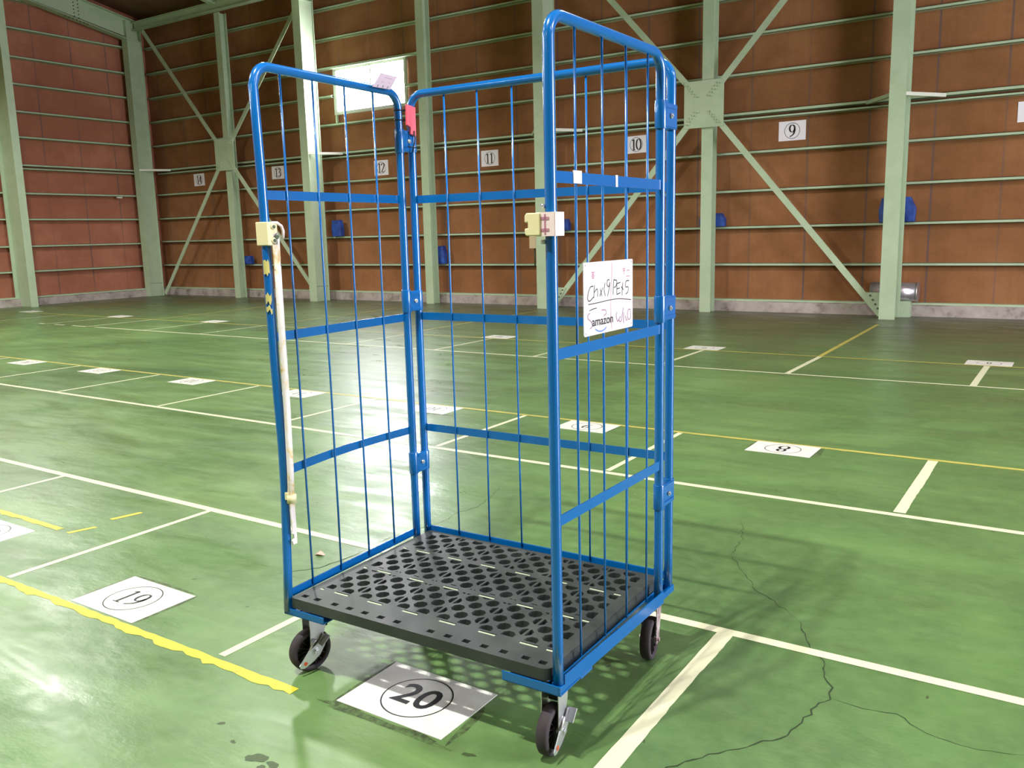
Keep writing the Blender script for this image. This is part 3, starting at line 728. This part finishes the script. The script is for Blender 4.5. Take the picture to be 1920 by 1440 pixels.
def bend1(z):
    t = [(1.64, -.004), (1.37, .003), (1.087, .002), (.893, .003), (.678, .009), (.541, .007), (.241, -.008), (.19, -.012)]
    for (za, sa), (zb_, sb) in zip(t, t[1:]):
        if za >= z >= zb_: return sb + (sa - sb) * (z - zb_) / (za - zb_)
    return -.004 if z > 1.6 else -.012
gL, ptL, LL = panel(1, 2, 'side_gate', 'left side gate with the white lock bar', (.092, .215, .347, .476), -1, .235, bend=bend1, bar_curve=.006)
gR, ptR, LR = panel(3, 4, 'side_gate', 'right side gate carrying the white board', (.109, .235, .357, .480), 1, .222)
gB, ptB, LB = panel(6, 5, 'back_panel', 'back panel joining the two side gates', (.136, .261, .387, .511, .636, .761), -1, .235)
# bottom rails
def rail(pt, s0, s1, z0, z1, off0, off1, parent, name='bottom_rail', shelf=0):
    bm = N()
    A = [pt(s0, z0, off0), pt(s1, z0, off0), pt(s1, z1, off0), pt(s0, z1, off0)]; B = [pt(s0, z0, off1), pt(s1, z0, off1), pt(s1, z1, off1), pt(s0, z1, off1)]
    a = [bm.verts.new(p) for p in A]; b = [bm.verts.new(p) for p in B]
    bm.faces.new(a); bm.faces.new(b[::-1])
    for i in range(4): bm.faces.new((a[i], a[(i + 1) % 4], b[(i + 1) % 4], b[i]))
    if shelf:
        A = [pt(s0, z0, off0), pt(s1, z0, off0), pt(s1, z0, off0 - shelf), pt(s0, z0, off0 - shelf)]
        a = [bm.verts.new(p) for p in A]; b = [bm.verts.new(p + Vector((0, 0, .004))) for p in A]
        bm.faces.new(a); bm.faces.new(b[::-1])
        for i in range(4): bm.faces.new((a[i], a[(i + 1) % 4], b[(i + 1) % 4], b[i]))
    return obj(name, bm, m_blue, parent, bev=.001)
rail(ptL, .006, LL, .226, .251, .002, .007, gL)
rail(ptB, .006, LB - .01, .222, .246, .002, .007, gB)
rail(ptR, .008, LR + .008, .186, .222, .010, .014, gR)
# base frame under the deck
bm = N()
def cb(a, b): 
    A = C(*a); B = C(*b); box(bm, (min(A.x, B.x), min(A.y, B.y), min(A.z, B.z)), (max(A.x, B.x), max(A.y, B.y), max(A.z, B.z)))
cb((-.004, -.668, .186), (.003, .012, .204)); cb((-.004, -.668, .186), (.035, .012, .190))
cb((.872, -.655, .182), (.878, .012, .204)); cb((.845, -.655, .182), (.878, .012, .186))
cb((0, .004, .186), (.893, .010, .215)); cb((0, -.03, .186), (.893, .010, .190))
cb((-.004, -.668, .183), (.150, -.664, .203)); cb((-.004, -.668, .183), (.150, -.57, .187))
cb((.740, -.668, .180), (.902, -.664, .204)); cb((.740, -.668, .180), (.902, -.57, .184))
cb((.893, -.668, .180), (.900, -.54, .200)); cb((.8955, -.56, .172), (.899, -.50, .198))
cb((0, -.35, .187), (.88, -.31, .196)); cb((.75, -.10, .182), (.90, .01, .186)); cb((.898, -.08, .186), (.906, .016, .206)); cb((0, -.10, .182), (.15, .01, .186))
base = obj('base_frame', bm, m_blue, cart, bev=.0012)

# deck --------------------------------------------------------------
U = .0343; HX, HY = .102, -.518; DZ = .235
def clip(poly, axis, lim, keep_less):
    out = []
    for i in range(len(poly)):
        a, b = poly[i], poly[(i + 1) % len(poly)]
        ia = (a[axis] <= lim) == keep_less; ib = (b[axis] <= lim) == keep_less
        if ia: out.append(a)
        if ia != ib:
            t = (lim - a[axis]) / (b[axis] - a[axis]); out.append((a[0] + (b[0] - a[0]) * t, a[1] + (b[1] - a[1]) * t))
    return out
def parea(p): return abs(sum(p[i][0] * p[(i + 1) % len(p)][1] - p[(i + 1) % len(p)][0] * p[i][1] for i in range(len(p))) / 2)
HR = .0205
holes = []
bands = [(-1.22, 3.68), (4.42, 9.15), (9.95, 14.15)]
slots_x = [.133 + .1255 * k for k in range(6)]
for i in range(-1, 22):
    for j in range(-1, 15):
        if (i + j) % 2: continue
        cx, cy = HX + i * U, HY + j * U
        hexa = [(cx + HR * math.cos(a), cy + HR * math.sin(a)) for a in [PI / 8 + PI / 4 * k for k in range(8)]]
        hexa = [(cx + (x - cx) * .98, cy + (y - cy) * 1.0) for x, y in hexa]
        if i == -1: hexa = clip(hexa, 0, HX - 1.28 * U, False)
        if i == 21: hexa = clip(hexa, 0, HX + 21.25 * U, True)
        parts = [hexa]
        if i % 4 == 2:
            ang = math.radians(4)
            parts = [clip(hexa, 0, cx - .0032, True), clip(hexa, 0, cx + .0032, False)]
        for lo, hi in bands:
            for p in parts:
                q = clip(clip(p, 1, HY + lo * U, False), 1, HY + hi * U, True) if p else []
                if len(q) >= 3 and parea(q) > 1.2e-5: holes.append(q)
DX0, DX1, DY0, DY1 = .022, .868, -.662, -.016
for x in (.051, .099, .165, .220, .276, .333, .389, .501, .556, .613, .668, .725, .788, .836):
    holes.append([(x - .0105, -.643), (x + .0105, -.643), (x + .0105, -.627), (x - .0105, -.627)])
slot_rects = []
for ry in (-.572, -.385, -.192):
    for x in slots_x: slot_rects.append((x - .0255, x + .0255, ry))
    slot_rects.append((.812, .832, ry)); slot_rects.append((.052, .064, ry))
for xa, xb, ry in slot_rects: holes.append([(xa, ry), (xb, ry), (xb, ry + .005), (xa, ry + .005)])
cu = bpy.data.curves.new('deckcurve', 'CURVE'); cu.dimensions = '2D'; cu.fill_mode = 'BOTH'; cu.extrude = .015; cu.bevel_depth = 0
def spl(pts):
    s = cu.splines.new('POLY'); s.points.add(len(pts) - 1); s.use_cyclic_u = True
    for q, p in zip(s.points, pts): q.co = (p[0] - OX, p[1] - OY, 0, 1)
rc = .022; outer = []
for cx, cy, a0 in ((DX1 - rc, DY1 - rc, 0), (DX0 + .006, DY1 - .006, 90), (DX0 + .006, DY0 + .006, 180), (DX1 - rc, DY0 + rc, 270)):
    rr = rc if cx > .5 else .006
    outer += [(cx + rr * math.cos(math.radians(a0 + k * 15)), cy + rr * math.sin(math.radians(a0 + k * 15))) for k in range(7)]
spl(outer)
for h in holes: spl(h)
co = bpy.data.objects.new('deckcurve', cu); COL.objects.link(co); co.location = (0, 0, 0); bpy.context.view_layer.update()
me = bpy.data.meshes.new_from_object(co.evaluated_get(bpy.context.evaluated_depsgraph_get()))
bm = N(); bm.from_mesh(me); bpy.data.objects.remove(co); bpy.data.meshes.remove(me)
for q in bm.verts: q.co.z += DZ - .015
for f in bm.faces: f.smooth = False
deck = obj('deck', bm, m_deck, cart); deck['label'] = 'black plastic deck with a lattice of round holes'
# under-ribs of the deck (solid skirt) and pale strips painting light on slot walls
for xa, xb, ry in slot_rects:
    bm = N(); A = C(xa, ry - .0065, DZ - .006); B = C(xb, ry - .0002, DZ + .0006); box(bm, A, B); obj('lit_slot_wall', bm, m_slot_lit, deck)
bm = N()
for x0, x1 in ((.0, 0),): pass
A = C(DX1 - .004, DY0 + .03, .205); B = C(DX1 + .0035, DY1 - .04, .232); box(bm, A, B); obj('deck_lip', bm, m_deck, deck)

# hinge brackets ------------------------------------------------------
def hinge(pa, pb, z, h, rust=False):
    A, B = C(*pa, z), C(*pb, z); bm = N()
    for p, hh, in ((A, h * 1.12), (B, h * .98)):
        cyl(bm, p - Vector((0, 0, hh / 2)), p + Vector((0, 0, hh / 2)), TR + .0028, 18)
    x = (A.x + B.x) / 2 + .0115; y0, y1 = min(A.y, B.y), max(A.y, B.y)
    box(bm, (x - .002, y0, z - h / 2), (x + .002, y1, z + h / 2))
    for zz in (z + h / 2 - .008, z - h / 2 + .008): box(bm, (x, y0 + .006, zz - .005), (x + .005, y1 - .006, zz + .005))
    o = obj('hinge_bracket', bm, m_blue, cart, bev=.001)
    bm = N(); ym = (y0 + y1) / 2; cyl(bm, (x + .001, ym, z), (x + .007, ym, z), .0068, 12); cyl(bm, (x + .007, ym, z), (x + .010, ym, z), .0035, 6); obj('bolt', bm, m_zinc, o)
for z in (1.540, 1.030, .482): hinge(P[2], P[6], z, .066)
for z in (1.537, 1.030, .503): hinge(P[4], P[5], z, .064)

# lock bar on the left gate, latch and catch -----------------------------
bx = P[1][0] + .024; by = P[1][1] + .012
bm = N()
tube(bm, [C(bx, by + .003, 1.17), C(bx, by + .002, 1.0), C(bx, by + .002, .8), C(bx - .001, by - .001, .60), C(bx - .002, by - .004, .53)], .0095, 14)
plate(bm, [(-.006, 0), (.006, 0), (.0115, .018), (.0115, .075), (.0125, .11), (-.0125, .11), (-.0085, .03)][::-1] and [(-.0095, 0), (.0095, 0), (.0125, .03), (.0135, .085), (.006, .098), (-.008, .096), (-.0135, .08)], C(bx - .002, by + .002, 1.16), (0, 1, 0), (0, 0, 1), .004)
plate(bm, [(-.009, 0), (.009, 0), (.010, -.10), (.009, -.150), (-.006, -.150), (-.009, -.138), (-.001, -.133), (-.002, -.120), (-.008, -.118), (-.006, -.10)], C(bx - .004, by - .004, .540), (0, 1, 0), (0, 0, 1), .005)
lock = obj('lock_bar', bm, m_lockw, cart, bev=.0008); lock['label'] = 'white lock bar with yellowed tape hanging on the left gate'
bm = N(); cyl(bm, C(bx - .003, by + .003, 1.247), C(bx + .008, by + .003, 1.247), .0055, 12); obj('pivot_pin', bm, m_bolt, lock)
bm = N(); tube(bm, [C(bx, by - .004, .512), C(bx, by - .004, .535)], .0135, 14); cbox(bm, C(bx - .008, by - .010, .532), (.012, .012, .02)); obj('collar', bm, m_cream, lock)
bm = N(); cbox(bm, C(P[1][0] + .004, P[1][1] + .004, 1.256), (.044, .036, .062)); 
for dz in (-.018, .018): cyl(bm, C(P[1][0] + .026, P[1][1] + .006, 1.256 + dz), C(P[1][0] + .030, P[1][1] + .006, 1.256 + dz), .008, 12)
lat = obj('latch_block', bm, m_cream, cart, bev=.003); lat['label'] = 'cream plastic latch block on the left gate front tube'
bm = N(); tube(bm, [C(bx - .002, by - .006, 1.284), C(bx + .002, by + .010, 1.284), C(bx + .004, by + .022, 1.276), C(bx + .004, by + .028, 1.262), C(bx + .003, by + .026, 1.243)], .0042, 8); obj('hoop', bm, m_pinkw, lat)
for dz in (-.018, .018):
    bm = N(); cyl(bm, C(P[1][0] + .030, P[1][1] + .006, 1.256 + dz), C(P[1][0] + .0315, P[1][1] + .006, 1.256 + dz), .0048, 10); obj('screw', bm, m_bolt, lat)
# catch on the right gate
bm = N(); cx, cy = P[3]
cbox(bm, C(cx + .004, cy - .004, 1.259), (.036, .038, .050))
plate(bm, [(-.016, -.020), (-.012, -.024), (.022, -.024), (.022, .024), (-.012, .024), (-.016, .018), (-.016, .004), (-.008, .004), (-.008, -.008), (-.016, -.008)], C(cx - .032, cy - .022, 1.259), (1, 0, 0), (0, 0, 1), .009)
plate(bm, [(-.018, -.020), (.022, -.024), (.022, .024), (-.006, .024), (-.018, .012), (-.010, .004), (-.010, -.004)], C(cx - .030, cy + .008, 1.259), (1, 0, 0), (0, 0, 1), .007)
ct = obj('catch_block', bm, m_cream, cart, bev=.0022); ct['label'] = 'cream plastic catch on the right gate front tube'
bm = N(); box(bm, C(cx - .022, cy - .0255, 1.234), C(cx + .022, cy - .0232, 1.284)); box(bm, C(cx + .022, cy - .024, 1.234), C(cx + .0242, cy + .014, 1.284)); fp = obj('face_plate', bm, m_pinkw, ct)
bm = N()
for zz in (1.271, 1.247): box(bm, C(cx - .012, cy - .0262, zz - .003), C(cx + .010, cy - .0254, zz + .003))
box(bm, C(cx - .002, cy - .0262, 1.238), C(cx + .002, cy - .0254, 1.28)); obj('moulded_marks', bm, m_pinkmark, ct)
for zz in (1.297, 1.222):
    bm = N(); cyl(bm, C(cx - .010, cy - .010, zz), C(cx - .015, cy - .016, zz), .0048, 12); obj('bolt', bm, m_zinc, ct)
# tape residue and stickers
for (z, h, s) in ((1.165, .038, -.006 * 0), (1.085, .024, 0), (1.055, .014, 0)):
    bm = N(); p = C(P[1][0], P[1][1] + s, 0); an = [-1.5 + k * .25 for k in range(6)]; A = []; B = []
    for a in an:
        q = Vector((p.x + (TR + .0006) * math.cos(a), p.y + (TR + .0006) * math.sin(a), 0)); j = random.uniform(-.006, .006)
        A.append(bm.verts.new((q.x, q.y, z - h / 2 + j * 1.6))); B.append(bm.verts.new((q.x, q.y, z + h / 2 + j * 1.3 - .5 * h * max(0, a + .6))))
    for k in range(5): bm.faces.new((A[k], A[k + 1], B[k + 1], B[k]))
    obj('tape_residue', bm, m_residue, gL)
for s0, s1, dz in ((.085, .124, .002), (.289, .300, 0)):
    bm = N(); a = ptR(s0, 1.3585 - .0138 + dz, .0058); b = ptR(s1, 1.3585 + .0138 + dz, .0070); box(bm, (min(a.x, b.x), min(a.y, b.y), a.z), (max(a.x, b.x), max(a.y, b.y), b.z)); obj('sticker', bm, m_sticker, gR)
# white board on the right gate -----------------------------------------
dR = (Vector(P[4]) - Vector(P[3])).normalized(); A3 = Vector(P[3]) + Vector((dR.y, -dR.x)) * .0075
def ptS(u, v, off=0):
    s = .123 + .251 * u; z = 1.003 + .169 * v; p = A3 + dR * s + Vector((dR.y, -dR.x)) * off; return C(p.x, p.y, z)
bm = N(); o0 = ptS(0, 0); ux = (ptS(1, 0) - o0); uy = Vector((0, 0, .169))
plate(bm, [(.012, 0), (.988, 0), (1, .018), (1, .982), (.988, 1), (.012, 1), (0, .982), (0, .018)], o0, ux, uy, .0022)
sb = obj('white_board', bm, m_boardw, cart); sb['label'] = 'white plate with handwriting fixed to the right gate'
out = ux.cross(uy).normalized() * .0022
exn = ux.normalized(); ezn = Vector((0, 0, 1)); Lx, Lz = .251, .169; o1 = o0 + out
def strokes(lst, w, material, name):
    bm = N()
    for s in lst: stroke(bm, [(a * Lx, b * Lz) for a, b in s], o1, exn, ezn, w)
    return obj(name, bm, material, sb)
hand = [[(.18,.672),(.119,.663),(.076,.577),(.07,.497),(.111,.478),(.18,.526)],[(.203,.685),(.192,.605),(.188,.51)],[(.192,.585),(.233,.622),(.256,.619),(.259,.517)],[(.309,.625),(.348,.518)],[(.363,.64),(.302,.518)],[(.409,.698),(.39,.606),(.416,.511)],
 [(.5,.731),(.462,.734),(.447,.673),(.485,.639),(.508,.699),(.5,.637),(.457,.506)],[(.591,.739),(.579,.629),(.576,.514)],[(.591,.723),(.652,.707),(.637,.639),(.591,.612)],[(.652,.664),(.652,.51)],[(.652,.664),(.729,.679)],[(.652,.59),(.713,.6)],[(.652,.51),(.729,.529)],
 [(.782,.673),(.767,.567),(.762,.482)],[(.744,.613),(.797,.564)],[(.919,.687),(.851,.683),(.843,.602),(.896,.597),(.896,.531),(.843,.494)]]
rule = [[(.076,.432),(.287,.438),(.5,.449),(.713,.443),(.965,.402)],[(.096,.345),(.165,.361),(.241,.367)]]
fade = [[(.111,.313),(.07,.288),(.073,.238),(.119,.201),(.157,.136),(.104,.095)],[(.332,.325),(.409,.32),(.431,.271),(.378,.237)],[(.652,.261),(.637,.199),(.668,.12),(.691,.149)],[(.729,.186),(.691,.138),(.744,.119),(.79,.306)],[(.797,.24),(.793,.079)],[(.835,.18),(.858,.112),(.881,.119)],
 [(.95,.262),(.896,.258),(.881,.162),(.919,.113),(.957,.161),(.942,.263)]]
fold = [[(.546,.968),(.549,.8),(.523,.488),(.53,.173),(.546,.034)]]
stamp = [[(.142,.862),(.203,.862)],[(.149,.836),(.195,.838)],[(.142,.811),(.203,.812)],[(.149,.786),(.195,.787)],[(.172,.864),(.168,.769)],[(.774,.868),(.835,.869)],[(.782,.84),(.832,.842)],[(.805,.871),(.802,.78)],[(.866,.839),(.927,.84)],[(.851,.754),(.934,.755)]]
strokes(hand, .0013, m_ink2, 'handwriting'); strokes(rule, .0011, m_ink2, 'underline'); strokes(fade, .0012, m_inkf, 'faded_handwriting')
strokes(fold, .0010, m_pinkmark, 'fold_mark'); strokes(stamp, .0012, m_pinkmark, 'faded_stamp'); strokes([[(.21,.079),(.264,.044),(.332,.033),(.393,.049),(.431,.074)]], .0017, m_smile, 'curved_mark')
bm = text_mesh('amazon', .030, o1 + exn * (.36 * Lx) + ezn * (.178 * Lz), exn, ezn, bold=.0004, xs=1.16, lift=.0006); obj('printed_word', bm, m_ink, sb)
for u, v_ in ((.03, .96), (.97, .96), (.03, .04), (.97, .05)):
    bm = N(); q = ptS(u, v_); cyl(bm, q + out, q + out * 1.5, .002, 8); obj('rivet', bm, m_zinc, sb)

# red tag tied at the upper left hinge -------------------------------------
bm = N(); tx = .0155
plate(bm, [(-.046, 1.588), (-.030, 1.582), (-.030, 1.562), (-.004, 1.556), (-.002, 1.646), (-.044, 1.652)], C(tx, 0, 0), (0, 1, 0), (0, 0, 1), .009)
tg = obj('red_tag', bm, m_red, cart, bev=.0015); tg['label'] = 'red plastic tag tied over the upper left hinge'
for zz in (1.634, 1.604):
    bm = N(); torus(bm, C(P[2][0], P[2][1], zz), (0, 0, 1), TR + .0015, .0019, 20, 6); cbox(bm, C(P[2][0] + .017, P[2][1] + .012, zz), (.012, .008, .006)); obj('cable_tie', bm, m_black, tg)
bm = N(); tube(bm, [C(tx + .011, -.016, 1.572), C(tx + .014, -.018, 1.55), C(tx + .012, -.02, 1.53), C(tx + .004, -.022, 1.505)], .0022, 6)
tube(bm, [C(tx + .010, -.05, 1.522), C(tx + .010, .004, 1.520)], .0016, 6); obj('cable_tie', bm, m_black, tg)
# card resting on the top tube of the left gate
bm = N(); y0 = P[1][1]; g0 = -.003
g0 = -.001; a = C(g0 + .029, y0 + .440, 1.684); b = C(g0 + .029, y0 + .523, 1.685); c_ = C(g0 - .040, y0 + .645, 1.746); d_ = C(g0 - .040, y0 + .562, 1.748)
nrm = (b - a).cross(d_ - a).normalized() * .0008
M2 = Matrix.Translation(root_loc) @ Matrix.Rotation(TH, 4, 'Z')
A = [bm.verts.new(M2 @ p) for p in (a, b, c_, d_)]; B = [bm.verts.new(M2 @ (p + nrm)) for p in (a, b, c_, d_)]
bm.faces.new(A); bm.faces.new(B[::-1])
for i in range(4): bm.faces.new((A[i], A[(i + 1) % 4], B[(i + 1) % 4], B[i]))
card = tag(obj('paper_card', bm, mat('backlit_card_paper', srgb(150, 136, 152), .7)), 'small white paper card on the top tube of the left gate, before the window', 'card')  # white card painted grey, its backlit shade put into the colour
bm = N()
Nn = nrm.normalized()
def cq(u, v_): return a.lerp(b, u).lerp(d_.lerp(c_, u), v_)
for (u0, u1, v0, v1) in ((.22, .28, .02, .18), (.50, .56, .02, .18), (.76, .82, .02, .18), (.3, .8, .40, .43), (.3, .8, .72, .75)):
    for s in (-1,):
        off = -Nn * .0004
        for oo in (off, nrm + Nn * .0004): bm.faces.new([bm.verts.new(M2 @ (cq(u, w_) + oo)) for u, w_ in ((u0, v0), (u1, v0), (u1, v1), (u0, v1))])
obj('printed_marks', bm, mat('grey_print', srgb(84, 78, 90), .6), card)

# casters ------------------------------------------------------------------
def caster(cx, cy, yaw, brake, worn_=False, first=None):
    M_ = m_rustzinc if worn_ else m_zinc
    tr = .018 if cy < -.3 else .018
    bm = N()
    box(bm, (-.036, -.046, .1800), (.036, .046, .1855)); cyl(bm, (0, 0, .168), (0, 0, .180), .030, 20)
    for s in (-1, 1):
        plate(bm, [(-.027, .168), (.027, .168), (.024, .13), (.012 - tr, .050), (-.012 - tr, .050), (-.026, .13)], (s * .0225 - (.0015), 0, 0), (0, 1, 0), (0, 0, 1), .003)
    box(bm, (-.024, -.030, .162), (.024, .030, .170)); cyl(bm, (-.030, -tr, .0625), (.030, -tr, .0625), .0065, 12)
    o = obj('caster', bm, M_, cart, bev=.0008); o.location = C(cx, cy, 0); o.rotation_euler = (0, 0, yaw)
    bm = N()
    seg = 40; prof = [(-.015, .048), (-.0155, .057), (-.011, .0618), (0, .0625), (.011, .0618), (.0155, .057), (.015, .048)]
    rings = [[bm.verts.new((x, -tr + r * math.cos(2 * PI * k / seg), .0625 + r * math.sin(2 * PI * k / seg))) for k in range(seg)] for x, r in prof]
    for ra, rb in zip(rings, rings[1:] + rings[:1]):
        for k in range(seg): f = bm.faces.new((ra[k], ra[(k + 1) % seg], rb[(k + 1) % seg], rb[k])); f.smooth = True
    wh = obj('tyre', bm, m_rubber, o)
    bm = N(); c0 = Vector((0, -tr, .0625))
    tube(bm, [c0 + Vector((0, math.cos(2 * PI * k / 32), math.sin(2 * PI * k / 32))) * .0465 for k in range(32)], .003, 6, closed=True)
    cyl(bm, (-.002, -tr, .0625), (.002, -tr, .0625), .047, 32)
    cyl(bm, (-.014, -tr, .0625), (.014, -tr, .0625), .013, 16)
    for k in range(14):
        an = 2 * PI * k / 14; d = Vector((0, math.cos(an), math.sin(an)))
        beam(bm, c0 + d * .011, c0 + d * .047, .0022, .022, up=(1, 0, 0))
    obj('spoked_hub', bm, m_hub, o)
    if brake:
        bm = N(); x = .028
        pr = [(-.052, -.026), (-.048, -.036), (-.036, -.038), (-.006, -.026), (.016, -.012), (.030, .008), (.046, .036), (.028, .048), (.016, .030), (-.002, .018), (-.020, .010), (-.034, -.006)]
        plate(bm, [(a_ - tr, b_ + .0625) for a_, b_ in pr], (x, 0, 0), (0, 1, 0), (0, 0, 1), .0025)
        cyl(bm, (x, -tr + .002, .064), (x + .008, -tr + .002, .064), .0075, 6); cyl(bm, (x, -tr + .002, .064), (x + .004, -tr + .002, .064), .0115, 16)
        box(bm, (x - .004, -tr + .010, .092), (x + .022, -tr + .046, .0945), Matrix.Translation((0, -tr + .026, .093)) @ Matrix.Rotation(.75, 4, 'X') @ Matrix.Translation((0, tr - .026, -.093)))
        tube(bm, [Vector((x + .003, -tr - .016, .074)), Vector((x + .004, -tr - .006, .094)), Vector((x + .003, -tr + .004, .100))], .0035, 8)
        bk = obj('brake_pedal', bm, m_zinc, o, bev=.0006)
        bm = N(); cyl(bm, (x + .0025, -tr - .032, .038), (x + .0032, -tr - .032, .038), .006, 10); obj('orange_mark', bm, m_orange, bk)
        bm = N(); box(bm, (-.019, -tr + .02, .125), (.019, -tr + .052, .158)); obj('brake_housing', bm, m_hub, o, bev=.003)
    return o
caster(.042, -.600, -.28, True)['label'] = 'front left caster with brake pedal'
caster(.850, -.606, .07, True)['label'] = 'front right caster with brake pedal'
caster(.862, -.050, .16, False, True)['label'] = 'rear right caster without brake'
caster(.045, -.050, .05, False)['label'] = 'rear left caster hidden behind the deck'
